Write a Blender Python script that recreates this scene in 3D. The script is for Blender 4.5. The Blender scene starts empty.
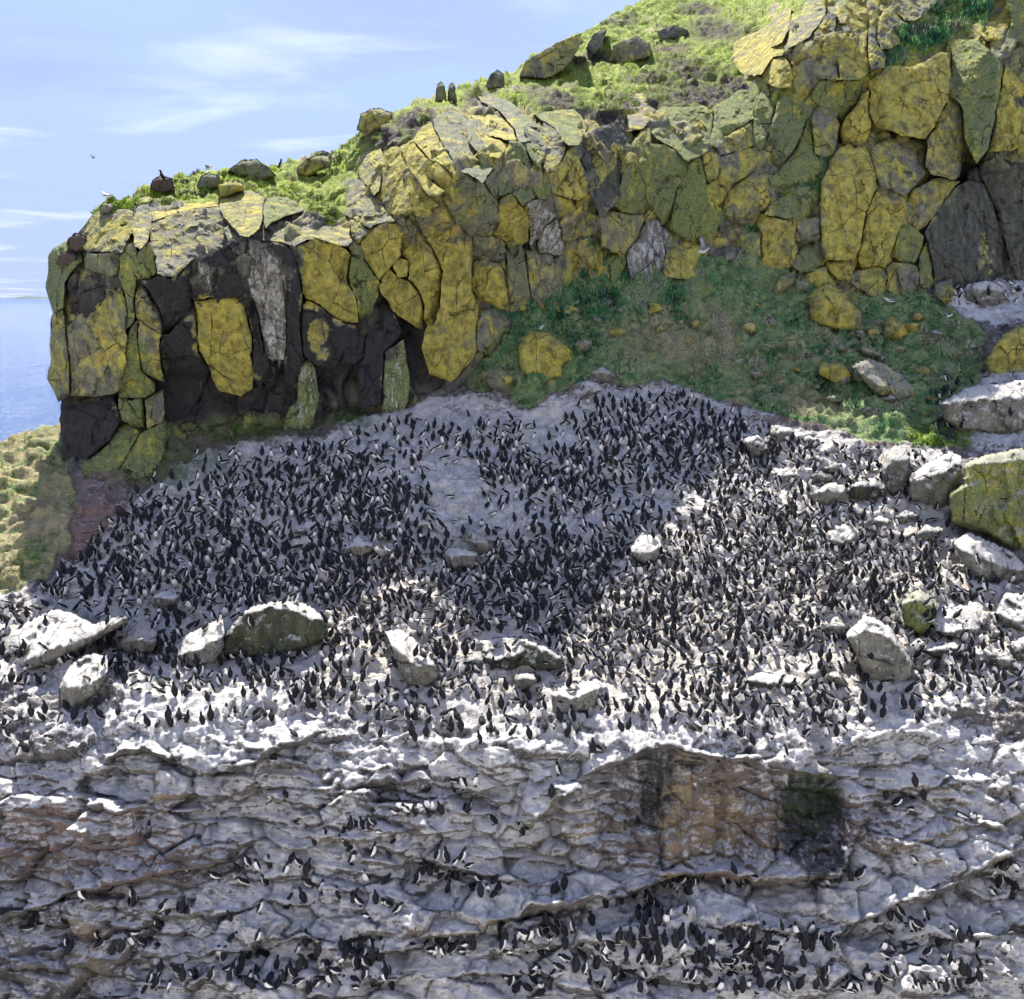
import bpy, math, random
import numpy as np
from mathutils import Vector, Matrix
from mathutils.geometry import delaunay_2d_cdt
from mathutils.bvhtree import BVHTree

random.seed(7)
RNG = np.random.default_rng(11)
scene = bpy.context.scene
COL = scene.collection

# ------------------------------------------------------------------ camera
W, H, FPX = 1024.0, 999.0, 1000.0
PITCH = math.atan(202.5 / FPX)            # horizon sits at row 297 of the photograph
CAMZ = 30.0                               # eye height above the sea
cam_d = bpy.data.cameras.new('camera')
cam_d.sensor_fit = 'HORIZONTAL'
cam_d.sensor_width = 36.0
cam_d.lens = 36.0 * FPX / W
cam_d.clip_start = 0.5
cam_d.clip_end = 90000.0
cam = bpy.data.objects.new('camera', cam_d)
cam.location = (0, 0, CAMZ)
cam.rotation_euler = (math.pi / 2 - PITCH, 0, 0)
COL.objects.link(cam)
scene.camera = cam

# ------------------------------------------------------------------ sky and sun
SUN_AZ = math.radians(-12)                # left of straight ahead
SUN_EL = math.radians(52)
world = bpy.data.worlds.new('World')
scene.world = world
world.use_nodes = True
wn, wl = world.node_tree.nodes, world.node_tree.links
wn.clear()
w_out = wn.new('ShaderNodeOutputWorld')
w_bg = wn.new('ShaderNodeBackground')
w_sky = wn.new('ShaderNodeTexSky')
w_sky.sky_type = 'NISHITA'
w_sky.sun_disc = False
w_sky.sun_elevation = SUN_EL
w_sky.sun_rotation = SUN_AZ
w_sky.altitude = 0
w_sky.air_density = 0.55
w_sky.dust_density = 0.05
w_sky.ozone_density = 2.2
w_bg.inputs['Strength'].default_value = 0.064
# thin streaky clouds, the same all round the sky
w_geo = wn.new('ShaderNodeNewGeometry')
w_sep = wn.new('ShaderNodeSeparateXYZ')
wl.new(w_geo.outputs['Incoming'], w_sep.inputs[0])
def wmath(op, a, b=None, c=None):
    m = wn.new('ShaderNodeMath'); m.operation = op
    for i, v in enumerate((a, b, c)):
        if v is None: continue
        if isinstance(v, (int, float)): m.inputs[i].default_value = v
        else: wl.new(v, m.inputs[i])
    return m.outputs[0]
zc = wmath('ABSOLUTE', w_sep.outputs[2])
zd = wmath('ADD', zc, 0.06)
cx_ = wmath('DIVIDE', w_sep.outputs[0], zd)
cy_ = wmath('DIVIDE', w_sep.outputs[1], zd)
w_cmb = wn.new('ShaderNodeCombineXYZ')
wl.new(wmath('MULTIPLY', cx_, 0.9), w_cmb.inputs[0]); wl.new(wmath('MULTIPLY', cy_, 0.75), w_cmb.inputs[1])
w_no = wn.new('ShaderNodeTexNoise')
w_no.inputs['Scale'].default_value = 0.9
w_no.inputs['Detail'].default_value = 7
w_no.inputs['Roughness'].default_value = 0.55
w_no.inputs['Distortion'].default_value = 0.5
wl.new(w_cmb.outputs[0], w_no.inputs['Vector'])
w_mr = wn.new('ShaderNodeMapRange')
w_mr.interpolation_type = 'SMOOTHSTEP'
w_mr.inputs['From Min'].default_value = 0.30
w_mr.inputs['From Max'].default_value = 0.70
w_mr.inputs['To Min'].default_value = 0.78
w_mr.inputs['To Max'].default_value = 0.96
wl.new(w_no.outputs['Fac'], w_mr.inputs['Value'])
w_mix = wn.new('ShaderNodeMix'); w_mix.data_type = 'RGBA'
w_mix.inputs['B'].default_value = (1.28, 1.56, 2.70, 1)
w_lo = wn.new('ShaderNodeMapRange'); w_lo.interpolation_type = 'SMOOTHSTEP'   # the layer closes up towards the horizon
w_lo.inputs['From Min'].default_value = 0.0; w_lo.inputs['From Max'].default_value = 0.34
w_lo.inputs['To Min'].default_value = 0.97; w_lo.inputs['To Max'].default_value = 0.78
wl.new(zc, w_lo.inputs['Value'])
w_f = wmath('MAXIMUM', w_mr.outputs[0], w_lo.outputs[0])
wl.new(w_f, w_mix.inputs['Factor'])
# brighter streaks
w_c2 = wn.new('ShaderNodeMapRange'); w_c2.interpolation_type = 'SMOOTHSTEP'
w_c2.inputs['From Min'].default_value = 0.50; w_c2.inputs['From Max'].default_value = 0.76
w_n2 = wn.new('ShaderNodeTexNoise'); w_n2.inputs['Scale'].default_value = 0.55; w_n2.inputs['Detail'].default_value = 8; w_n2.inputs['Distortion'].default_value = 0.7
w_cm2 = wn.new('ShaderNodeCombineXYZ'); wl.new(wmath('MULTIPLY', cx_, 1.6), w_cm2.inputs[0]); wl.new(wmath('MULTIPLY', cy_, 2.2), w_cm2.inputs[1])
wl.new(w_cm2.outputs[0], w_n2.inputs['Vector']); wl.new(w_n2.outputs['Fac'], w_c2.inputs['Value'])
w_mx2 = wn.new('ShaderNodeMix'); w_mx2.data_type = 'RGBA'; w_mx2.inputs['B'].default_value = (3.0, 3.3, 3.8, 1)
wl.new(wmath('MULTIPLY', w_c2.outputs[0], 0.5), w_mx2.inputs['Factor'])
wl.new(w_sky.outputs[0], w_mix.inputs['A'])
wl.new(w_mix.outputs['Result'], w_mx2.inputs['A'])
wl.new(w_mx2.outputs['Result'], w_bg.inputs['Color'])
wl.new(w_bg.outputs[0], w_out.inputs['Surface'])

sun_d = bpy.data.lights.new('sun', 'SUN')
sun_d.energy = 2.1
sun_d.angle = math.radians(0.5)
sun_d.color = (1.0, 0.94, 0.84)
sun = bpy.data.objects.new('sun', sun_d)
to_sun = Vector((math.sin(SUN_AZ) * math.cos(SUN_EL), math.cos(SUN_AZ) * math.cos(SUN_EL), math.sin(SUN_EL)))
sun.rotation_euler = to_sun.to_track_quat('Z', 'Y').to_euler()
sun.location = (0, 0, 120)
COL.objects.link(sun)

scene.view_settings.view_transform = 'Standard'
scene.view_settings.look = 'None'
scene.view_settings.gamma = 1.0
scene.view_settings.use_curve_mapping = False
scene.view_settings.exposure = 2.6
scene.render.engine = 'CYCLES'
scene.cycles.use_denoising = True
scene.cycles.max_bounces = 4
scene.cycles.diffuse_bounces = 3
scene.cycles.use_adaptive_sampling = True
scene.cycles.adaptive_threshold = 0.035
scene.cycles.glossy_bounces = 2
scene.cycles.transmission_bounces = 2

# ------------------------------------------------------------------ pixel <-> place
CP, SP = math.cos(PITCH), math.sin(PITCH)
def place(x, y, Y):
    """point at forward distance Y that is seen in direction (x, y)"""
    x = np.asarray(x, float); y = np.asarray(y, float); Y = np.asarray(Y, float)
    u = (x - 512.0) / FPX; v = (499.5 - y) / FPX
    dy = CP + v * SP; dz = -SP + v * CP
    s = Y / dy
    return np.stack([u * s, Y + 0 * s, CAMZ + dz * s], -1)
def pixel(P):
    P = np.asarray(P, float)
    X, Yw, Z = P[..., 0], P[..., 1], P[..., 2] - CAMZ
    f = Yw * CP - Z * SP; up = Yw * SP + Z * CP
    return 512 + FPX * X / f, 499.5 - FPX * up / f

# ------------------------------------------------------------------ noise
def _hash(ix, iy, iz, seed):
    h = (ix * 374761393 + iy * 668265263 + iz * 1274126177 + seed * 974634721) & 0xFFFFFFFF
    h = ((h ^ (h >> 13)) * 1103515245) & 0xFFFFFFFF
    h = ((h ^ (h >> 16)) * 2246822519) & 0xFFFFFFFF
    return h ^ (h >> 15)
def vnoise(P, seed=0):
    """smooth value noise, about -1..1"""
    P = np.asarray(P, float)
    i = np.floor(P).astype(np.int64); f = P - i
    f = f * f * f * (f * (f * 6 - 15) + 10)
    out = np.zeros(P.shape[:-1])
    for a in (0, 1):
        for b in (0, 1):
            for c in (0, 1):
                w = (f[..., 0] if a else 1 - f[..., 0]) * (f[..., 1] if b else 1 - f[..., 1]) * (f[..., 2] if c else 1 - f[..., 2])
                out += w * (_hash(i[..., 0] + a, i[..., 1] + b, i[..., 2] + c, seed) / 2147483647.5 - 1)
    return out
def fbm(P, octaves=4, seed=0, rough=0.5):
    P = np.asarray(P, float); out = 0; amp = 1.0; tot = 0
    for o in range(octaves):
        out = out + amp * vnoise(P * 2.0 ** o + 17.3 * o, seed + o); tot += amp; amp *= rough
    return out / tot
def ridged(P, octaves=4, seed=0):
    P = np.asarray(P, float); out = 0; amp = 1.0; tot = 0
    for o in range(octaves):
        out = out + amp * (1 - 2 * np.abs(vnoise(P * 2.0 ** o + 9.1 * o, seed + o))); tot += amp; amp *= 0.5
    return out / tot
def cells(P, seed=0):
    """jittered cells: random value and tilt of the nearest cell, distance to its edge"""
    P = np.asarray(P, float)
    i = np.floor(P).astype(np.int64)
    d1 = np.full(P.shape[:-1], 1e9); d2 = d1.copy()
    val = np.zeros(P.shape[:-1]); rel = np.zeros(P.shape); tilt = np.zeros(P.shape)
    for a in (-1, 0, 1):
        for b in (-1, 0, 1):
            for c in (-1, 0, 1):
                ix, iy, iz = i[..., 0] + a, i[..., 1] + b, i[..., 2] + c
                j = [_hash(ix, iy, iz, seed + k) / 4294967295.0 for k in range(6)]
                S = np.stack([ix + j[0], iy + j[1], iz + j[2]], -1)
                R = P - S
                d = np.sqrt((R ** 2).sum(-1))
                near = d < d1
                d2 = np.where(near, d1, np.minimum(d2, d))
                val = np.where(near, j[3] * 2 - 1, val)
                rel = np.where(near[..., None], R, rel)
                tilt = np.where(near[..., None], np.stack([j[4] * 2 - 1, j[5] * 2 - 1, j[3] - .5], -1), tilt)
                d1 = np.where(near, d, d1)
    return val, (rel * tilt).sum(-1), d2 - d1
def smooth(a, b, x):
    t = np.clip((x - a) / (b - a), 0, 1)
    return t * t * (3 - 2 * t)

# ------------------------------------------------------------------ 2-D helpers
def in_poly(x, y, poly):
    x = np.asarray(x, float); y = np.asarray(y, float)
    p = np.asarray(poly, float); q = np.roll(p, -1, 0)
    ins = np.zeros(x.shape, bool)
    for (x1, y1), (x2, y2) in zip(p, q):
        if y1 == y2: continue
        c = ((y1 > y) != (y2 > y)) & (x < (x2 - x1) * (y - y1) / (y2 - y1) + x1)
        ins ^= c
    return ins
def edge_dist(x, y, poly, closed=True):
    p = np.asarray(poly, float); q = np.roll(p, -1, 0)
    if not closed: p, q = p[:-1], q[:-1]
    d = np.full(np.shape(x), 1e9)
    for (x1, y1), (x2, y2) in zip(p, q):
        L = (x2 - x1) ** 2 + (y2 - y1) ** 2 + 1e-9
        t = np.clip(((x - x1) * (x2 - x1) + (y - y1) * (y2 - y1)) / L, 0, 1)
        d = np.minimum(d, np.hypot(x - x1 - t * (x2 - x1), y - y1 - t * (y2 - y1)))
    return d
def soft_poly(x, y, poly, soft=12):
    d = edge_dist(x, y, poly)
    s = np.where(in_poly(x, y, poly), d, -d)
    return smooth(-soft, soft, s)
def soft_ell(x, y, cx, cy, rx, ry, soft=0.5):
    r = np.hypot((x - cx) / rx, (y - cy) / ry)
    return 1 - smooth(1 - soft, 1 + soft, r)
class TPS:
    def __init__(self, pts, reg=0.4):
        p = np.asarray(pts, float); self.c = p[:, :2] / 200.0; n = len(p)
        K = self._k(self.c); K += reg * 0.02 * np.eye(n)
        Q = np.hstack([np.ones((n, 1)), self.c])
        A = np.vstack([np.hstack([K, Q]), np.hstack([Q.T, np.zeros((3, 3))])])
        self.w = np.linalg.solve(A, np.concatenate([p[:, 2], np.zeros(3)]))
    def _k(self, q):
        r2 = ((q[:, None, :] - self.c[None]) ** 2).sum(-1)
        return 0.5 * r2 * np.log(r2 + 1e-12)
    def __call__(self, x, y):
        sh = np.broadcast(x, y).shape
        q = np.stack([np.broadcast_to(x, sh).ravel(), np.broadcast_to(y, sh).ravel()], -1).astype(float) / 200.0
        out = np.empty(len(q))
        for s in range(0, len(q), 60000):
            qq = q[s:s + 60000]
            out[s:s + 60000] = self._k(qq) @ self.w[:-3] + self.w[-3] + qq @ self.w[-2:]
        return out.reshape(sh)

# ------------------------------------------------------------------ objects
def mesh_obj(name, V, F, mats, parent=None, smooth_=True, origin=None, fmat=None):
    V = np.asarray(V, float)
    me = bpy.data.meshes.new(name)
    if origin is not None: V = V - np.asarray(origin)
    if isinstance(F, np.ndarray):
        n, k = F.shape
        me.vertices.add(len(V)); me.vertices.foreach_set('co', V.astype(np.float32).ravel())
        me.loops.add(n * k); me.loops.foreach_set('vertex_index', F.astype(np.int32).ravel())
        me.polygons.add(n); me.polygons.foreach_set('loop_start', np.arange(0, n * k, k, dtype=np.int32))
        me.update(calc_edges=True)
    else:
        me.from_pydata(V.tolist(), [], F)
    for m in (mats if isinstance(mats, (list, tuple)) else [mats]): me.materials.append(m)
    if smooth_: me.polygons.foreach_set('use_smooth', np.ones(len(me.polygons), bool))
    if fmat is not None: me.polygons.foreach_set('material_index', np.asarray(fmat, np.int32))
    me.update()
    o = bpy.data.objects.new(name, me)
    if origin is not None: o.location = origin
    if parent is not None: o.parent = parent
    COL.objects.link(o)
    return o
def tag(o, label=None, cat=None, group=None, kind=None):
    if label: o['label'] = label
    if cat: o['category'] = cat
    if group: o['group'] = group
    if kind: o['kind'] = kind
    return o
def attr4(o, name, arr):
    a = o.data.attributes.new(name, 'FLOAT_COLOR', 'POINT')
    a.data.foreach_set('color', np.clip(np.asarray(arr, np.float32), 0, 1).ravel())
BVH_V, BVH_F, BVH_N = [], [], [0]
def collide(V, F):
    """remember a surface so that birds and grass can stand on it"""
    BVH_V.append(np.asarray(V, float)); k = BVH_N[0]
    for f in (F.tolist() if isinstance(F, np.ndarray) else F): BVH_F.append([i + k for i in f])
    BVH_N[0] += len(V)
# ------------------------------------------------------------------ materials
class NT:
    def __init__(self, name):
        self.m = bpy.data.materials.new(name); self.m.use_nodes = True
        self.n = self.m.node_tree.nodes; self.l = self.m.node_tree.links; self.n.clear()
        self.out = self.n.new('ShaderNodeOutputMaterial')
        self.pos = self.n.new('ShaderNodeNewGeometry')
    def link(self, a, b): self.l.new(a, b)
    def put(self, sock, v):
        if isinstance(v, (int, float)): sock.default_value = v
        elif isinstance(v, (tuple, list)): sock.default_value = tuple(v) if len(v) == len(sock.default_value) else tuple(v) + (1,)
        else: self.l.new(v, sock)
    def math(self, op, a, b=0.0, c=0.0, clamp=False):
        m = self.n.new('ShaderNodeMath'); m.operation = op; m.use_clamp = clamp
        for i, v in enumerate((a, b, c)): self.put(m.inputs[i], v)
        return m.outputs[0]
    def coords(self, sx=1, sy=1, sz=1, off=0):
        v = self.n.new('ShaderNodeMapping')
        v.inputs['Scale'].default_value = (sx, sy, sz); v.inputs['Location'].default_value = (off, off * 1.7, off * .6)
        self.l.new(self.pos.outputs['Position'], v.inputs[0]); return v.outputs[0]
    def noise(self, scale, detail=5, rough=0.55, vec=None, dist=0.0):
        t = self.n.new('ShaderNodeTexNoise')
        t.inputs['Scale'].default_value = scale; t.inputs['Detail'].default_value = detail
        t.inputs['Roughness'].default_value = rough; t.inputs['Distortion'].default_value = dist
        self.l.new(vec if vec is not None else self.pos.outputs['Position'], t.inputs['Vector']); return t.outputs['Fac']
    def voro(self, scale, feature='DISTANCE_TO_EDGE', vec=None):
        t = self.n.new('ShaderNodeTexVoronoi'); t.feature = feature; t.inputs['Scale'].default_value = scale
        self.l.new(vec if vec is not None else self.pos.outputs['Position'], t.inputs['Vector']); return t.outputs['Distance']
    def ramp(self, v, a, b, lo=0.0, hi=1.0):
        r = self.n.new('ShaderNodeMapRange'); r.interpolation_type = 'SMOOTHSTEP'
        self.put(r.inputs['Value'], v); self.put(r.inputs['From Min'], a); self.put(r.inputs['From Max'], b)
        r.inputs['To Min'].default_value = lo; r.inputs['To Max'].default_value = hi; return r.outputs[0]
    def mix(self, f, a, b):
        m = self.n.new('ShaderNodeMix'); m.data_type = 'RGBA'
        self.put(m.inputs['Factor'], f); self.put(m.inputs['A'], a); self.put(m.inputs['B'], b); return m.outputs['Result']
    def attr(self, name):
        a = self.n.new('ShaderNodeAttribute'); a.attribute_name = name
        s = self.n.new('ShaderNodeSeparateColor'); self.l.new(a.outputs['Color'], s.inputs[0])
        return s.outputs[0], s.outputs[1], s.outputs[2], a.outputs['Alpha']
    def objcol(self):
        a = self.n.new('ShaderNodeObjectInfo')
        s = self.n.new('ShaderNodeSeparateColor'); self.l.new(a.outputs['Color'], s.inputs[0])
        return s.outputs[0], s.outputs[1], s.outputs[2], a.outputs['Alpha'], a.outputs['Random']
    def up(self):
        s = self.n.new('ShaderNodeSeparateXYZ'); self.l.new(self.pos.outputs['Normal'], s.inputs[0]); return s.outputs[2]
    def bump(self, h, strength=0.5, dist=0.1, nrm=None):
        b = self.n.new('ShaderNodeBump'); b.inputs['Strength'].default_value = strength; b.inputs['Distance'].default_value = dist
        self.put(b.inputs['Height'], h)
        if nrm is not None: self.l.new(nrm, b.inputs['Normal'])
        return b.outputs[0]
    def finish(self, color, rough=0.9, normal=None, spec=0.25):
        p = self.n.new('ShaderNodeBsdfPrincipled')
        self.put(p.inputs['Base Color'], color); self.put(p.inputs['Roughness'], rough)
        p.inputs['Specular IOR Level'].default_value = spec
        if normal is not None: self.l.new(normal, p.inputs['Normal'])
        self.l.new(p.outputs[0], self.out.inputs['Surface']); return self.m

def rock_material(name, source, guano=False):
    t = NT(name)
    if source == 'object': ye, gr, dk, wh, rnd = t.objcol()
    else: ye, gr, dk, wh = t.attr('rk')
    M, A = (lambda a, b: t.math('MULTIPLY', a, b)), (lambda a, b: t.math('ADD', a, b))
    big = t.noise(0.42, 4, 0.6); mid = t.noise(2.1, 5, 0.66, t.coords(off=3)); fine = t.noise(13, 4, 0.7)
    pat = t.noise(1.0, 4, 0.62, t.coords(1.25, 1.25, .9, off=12)); speck = t.noise(17, 2, 0.6, t.coords(off=9))
    strk = t.noise(1.0, 4, 0.6, t.coords(3.2, 3.2, 0.28, off=2), dist=0.4)
    base = t.mix(t.ramp(mid, 0.3, 0.72), (0.085, 0.082, 0.070), (0.28, 0.27, 0.215))
    base = t.mix(t.ramp(fine, 0.35, 0.8, 0, .55), base, (0.34, 0.33, 0.31))
    # grey-green crusts, then mustard lichen in patches that run across the joints
    g_m = t.ramp(A(M(gr, 0.62), A(M(mid, 0.42), A(M(strk, 0.35), M(big, .35)))), 0.72, 1.08)
    green = t.mix(t.ramp(fine, 0.3, 0.7), (0.095, 0.135, 0.030), (0.26, 0.30, 0.11))
    col = t.mix(M(g_m, 0.9), base, green)
    y_v = A(M(ye, 0.60), A(M(big, 0.50), A(M(pat, 0.60), A(M(mid, 0.35), M(fine, 0.2)))))
    y_m = M(t.ramp(y_v, 1.06, 1.30), t.ramp(speck, 0.34, 0.52, 0.15, 1.0))
    yel = t.mix(t.ramp(mid, 0.34, 0.68), (0.26, 0.225, 0.040), (0.62, 0.53, 0.090))
    yel = t.mix(t.ramp(strk, 0.50, 0.68, 0, .75), yel, (0.33, 0.35, 0.11))
    yel = t.mix(t.ramp(pat, 0.62, 0.74, 0, .8), yel, (0.50, 0.33, 0.07))
    col = t.mix(y_m, col, yel)
    # black water stains; low left cliff also has deep shade painted in
    d_m = t.ramp(A(M(dk, 0.95), A(M(strk, 0.5), M(fine, .12))), 0.56, 1.06)
    col = t.mix(M(d_m, 0.92), col, t.mix(fine, (0.008, 0.009, 0.012), (0.050, 0.050, 0.056)))
    # droppings running down
    w_n = t.noise(1.0, 5, 0.65, t.coords(4.6, 4.6, 0.6, off=6), dist=0.6)
    w_m = t.ramp(A(M(wh, 0.34 if guano else 0.62), A(M(w_n, 0.7), M(fine, 0.25))), 0.84, 1.04)
    col = t.mix(M(w_m, 0.85), col, (0.66, 0.65, 0.62))
    if guano:
        g0 = A(M(t.noise(7, 5, .7, t.coords(1, 1, .2)), .6), A(M(fine, .55), M(pat, .5)))
        g1 = A(M(t.up(), .80), M(t.math('SUBTRACT', g0, 0.82), 1.6))
        gm = M(t.ramp(g1, 0.16, 0.60), t.ramp(wh, 0.0, 0.9))
        col = t.mix(M(gm, 0.95), col, t.mix(fine, (0.36, 0.34, 0.31), (0.80, 0.78, 0.73)))
    # joints: broken hairlines
    wob = M(t.math('SUBTRACT', fine, 0.5), 0.06)
    line = t.ramp(A(t.voro(0.8, vec=t.coords(1.0, 1.0, 0.55, off=4)), wob), 0.0, 0.020)
    line = t.math('SUBTRACT', 1.0, M(t.math('SUBTRACT', 1.0, line), t.ramp(pat, .40, .56)))
    line2 = t.ramp(A(t.voro(2.3, vec=t.coords(1.0, 1.0, 0.7, off=1)), wob), 0.0, 0.035)
    line2 = t.math('SUBTRACT', 1.0, M(t.math('SUBTRACT', 1.0, line2), t.ramp(mid, .54, .68, 0, .5)))
    joint = M(line, line2)
    col = t.mix(joint, t.mix(0.75, col, (0.012, 0.012, 0.014)), col)
    if source == 'attr':
        gs, dry, pur, _ = t.attr('m3')
        turf = t.mix(t.ramp(A(M(mid, .6), M(fine, .4)), .38, .62), (0.09, 0.14, 0.02), (0.36, 0.44, 0.08))
        turf = t.mix(M(dry, t.ramp(pat, .44, .60)), turf, t.mix(fine, (0.20, 0.15, 0.12), (0.48, 0.40, 0.31)))
        turf = t.mix(M(pur, t.ramp(mid, .36, .52)), turf, t.mix(fine, (0.022, 0.014, 0.022), (0.085, 0.055, 0.070)))
        gm = t.ramp(A(gs, M(t.math('SUBTRACT', mid, .5), .7)), .38, .6)
        col = t.mix(gm, col, turf)
    h = A(M(mid, 0.9), A(M(fine, 0.6), M(joint, 0.4)))
    return t.finish(col, 0.92, t.bump(h, 1.0, 0.17), 0.2)

def ground_material():
    t = NT('colony ground')
    M, A = (lambda a, b: t.math('MULTIPLY', a, b)), (lambda a, b: t.math('ADD', a, b))
    gu, gs, dk, oc = t.attr('m1'); al, dry, pur, mud = t.attr('m2')
    big = t.noise(0.5, 4, .6); mid = t.noise(2.2, 5, .68, t.coords(off=3)); fine = t.noise(10, 5, .75); grain = t.noise(30, 3, .7)
    bed = t.noise(1.0, 5, .68, t.coords(1.6, 1.6, 7.0, off=2), dist=0.5)
    strk = t.noise(1.0, 5, .68, t.coords(6.0, 6.0, 0.7, off=7), dist=0.3)
    rock = t.mix(t.ramp(mid, .3, .7), (0.075, 0.070, 0.072), (0.28, 0.255, 0.235))
    rock = t.mix(M(pur, t.ramp(big, .3, .6)), rock, t.mix(fine, (0.15, 0.095, 0.080), (0.40, 0.29, 0.25)))
    rock = t.mix(M(oc, t.ramp(mid, .25, .6)), rock, t.mix(fine, (0.30, 0.215, 0.11), (0.58, 0.48, 0.31)))
    # whitewash: thick where birds stand, patchy and running down on the steep rock
    v = A(M(fine, 0.80), A(M(bed, 0.40), A(M(mid, 0.30), A(M(strk, 0.42), M(grain, .22)))))
    v = A(v, A(M(gu, 0.66), M(t.math('SUBTRACT', t.up(), 0.6), 0.36)))
    wm = t.ramp(v, 1.20, 1.40)
    white = t.mix(t.ramp(mid, .35, .68), (0.55, 0.54, 0.53), (0.83, 0.82, 0.80))
    white = t.mix(M(mud, t.ramp(A(M(mid, .5), M(fine, .5)), .40, .60)), white, t.mix(grain, (0.36, 0.29, 0.23), (0.80, 0.71, 0.60)))
    white = t.mix(t.ramp(grain, .52, .70, 0, .5), white, (0.24, 0.23, 0.225))
    col = t.mix(wm, rock, white)
    dm = M(dk, t.ramp(A(strk, M(dk, .35)), 0.55, 0.86))
    col = t.mix(M(dm, .93), col, t.mix(fine, (0.006, 0.010, 0.012), (0.040, 0.050, 0.050)))
    am = M(al, t.ramp(A(mid, M(fine, .4)), 0.42, 0.80))
    col = t.mix(am, col, t.mix(fine, (0.020, 0.060, 0.008), (0.10, 0.17, 0.030)))
    soil = t.mix(mid, (0.050, 0.036, 0.032), (0.22, 0.16, 0.13))
    turf = t.mix(t.ramp(A(M(mid, .6), M(fine, .4)), .36, .64), (0.08, 0.145, 0.055), (0.32, 0.42, 0.18))
    turf = t.mix(M(dry, t.ramp(A(M(big, .5), M(mid, .5)), .37, .55)), turf, t.mix(fine, (0.26, 0.20, 0.10), (0.62, 0.54, 0.34)))
    ge = A(gs, M(t.math('SUBTRACT', A(M(mid, .6), M(fine, .4)), .5), 1.0))
    col = t.mix(M(t.ramp(ge, .12, .38), .75), col, soil)
    col = t.mix(t.ramp(ge, .38, .56), col, turf)
    line = t.ramp(A(t.voro(0.9, vec=t.coords(.6, .6, 1.5, off=4)), M(t.math('SUBTRACT', fine, .5), .08)), 0.0, 0.035)
    line = t.math('SUBTRACT', 1.0, M(t.math('SUBTRACT', 1.0, line), t.ramp(big, .52, .66, 0, .7)))
    hair = t.ramp(A(t.voro(3.0, vec=t.coords(.7, .7, 2.0, off=6)), M(t.math('SUBTRACT', fine, .5), .25)), 0.0, 0.06)
    line = M(line, t.math('SUBTRACT', 1.0, M(t.math('SUBTRACT', 1.0, hair), t.ramp(mid, .52, .66, 0, .45))))
    col = t.mix(line, t.mix(.7, col, (.012, .012, .014)), col)
    h = A(M(mid, .6), A(M(fine, .8), A(M(bed, .8), M(line, .5))))
    return t.finish(col, .93, t.bump(h, 1.0, .17), .2)

def plain(name, c1, c2, scale=20, rough=.8, spec=.3):
    t = NT(name)
    return t.finish(t.mix(t.noise(scale, 3), c1, c2), rough, None, spec)

def blade_material(name, through=.4):
    t = NT(name)
    a = t.n.new('ShaderNodeAttribute'); a.attribute_name = 'tint'
    d = t.n.new('ShaderNodeBsdfDiffuse'); tr = t.n.new('ShaderNodeBsdfTranslucent'); mx = t.n.new('ShaderNodeMixShader')
    mx.inputs[0].default_value = through
    t.link(a.outputs['Color'], d.inputs['Color']); t.link(a.outputs['Color'], tr.inputs['Color'])
    t.link(d.outputs[0], mx.inputs[1]); t.link(tr.outputs[0], mx.inputs[2]); t.link(mx.outputs[0], t.out.inputs['Surface'])
    return t.m

def sea_material():
    t = NT('sea water')
    n1 = t.noise(0.10, 6, .65, t.coords(1, .55, 1)); n2 = t.noise(0.8, 5, .65, t.coords(1, .6, 1)); n3 = t.noise(0.012, 3, .5)
    h = t.math('ADD', t.math('MULTIPLY', n1, 1.6), t.math('MULTIPLY', n2, .35))
    col = t.mix(n3, (0.030, 0.085, 0.20), (0.055, 0.125, 0.26))
    p = t.n.new('ShaderNodeBsdfPrincipled')
    t.put(p.inputs['Base Color'], col); p.inputs['Roughness'].default_value = .14; p.inputs['Specular IOR Level'].default_value = .42; p.inputs['IOR'].default_value = 1.33
    t.link(t.bump(h, 1.0, 3.0), p.inputs['Normal'])
    t.link(p.outputs[0], t.out.inputs['Surface'])
    return t.m

M_BLOCK = rock_material('lichen rock', 'object')
M_BOULDER = rock_material('whitewashed boulder', 'object', True)
M_CLIFF = rock_material('cliff rock', 'attr')
M_GROUND = ground_material()
M_SEA = sea_material()
M_BLADE = blade_material('grass blade')
M_LEAF = blade_material('leafy plant', .15)
M_DARK = plain('dark plumage', (0.009, 0.009, 0.011), (0.020, 0.020, 0.024), 30, .75, .25)
M_WHITE = plain('white plumage', (0.62, 0.61, 0.59), (0.78, 0.77, 0.75), 25, .8, .2)
M_GREY = plain('grey plumage', (0.20, 0.21, 0.23), (0.32, 0.33, 0.35), 25, .8, .2)
M_BILL = plain('dark bill', (0.02, 0.02, 0.02), (0.035, 0.03, 0.03), 40, .5, .4)
M_YBILL = plain('yellow bill', (0.50, 0.36, 0.05), (0.55, 0.40, 0.08), 40, .5, .4)
M_HEATH = plain('dark thrift cushion', (0.035, 0.030, 0.026), (0.12, 0.090, 0.075), 9, .95, .1)
M_FAR = plain('far land', (0.09, 0.12, 0.13), (0.13, 0.16, 0.16), .01, .95, .1)
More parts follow.
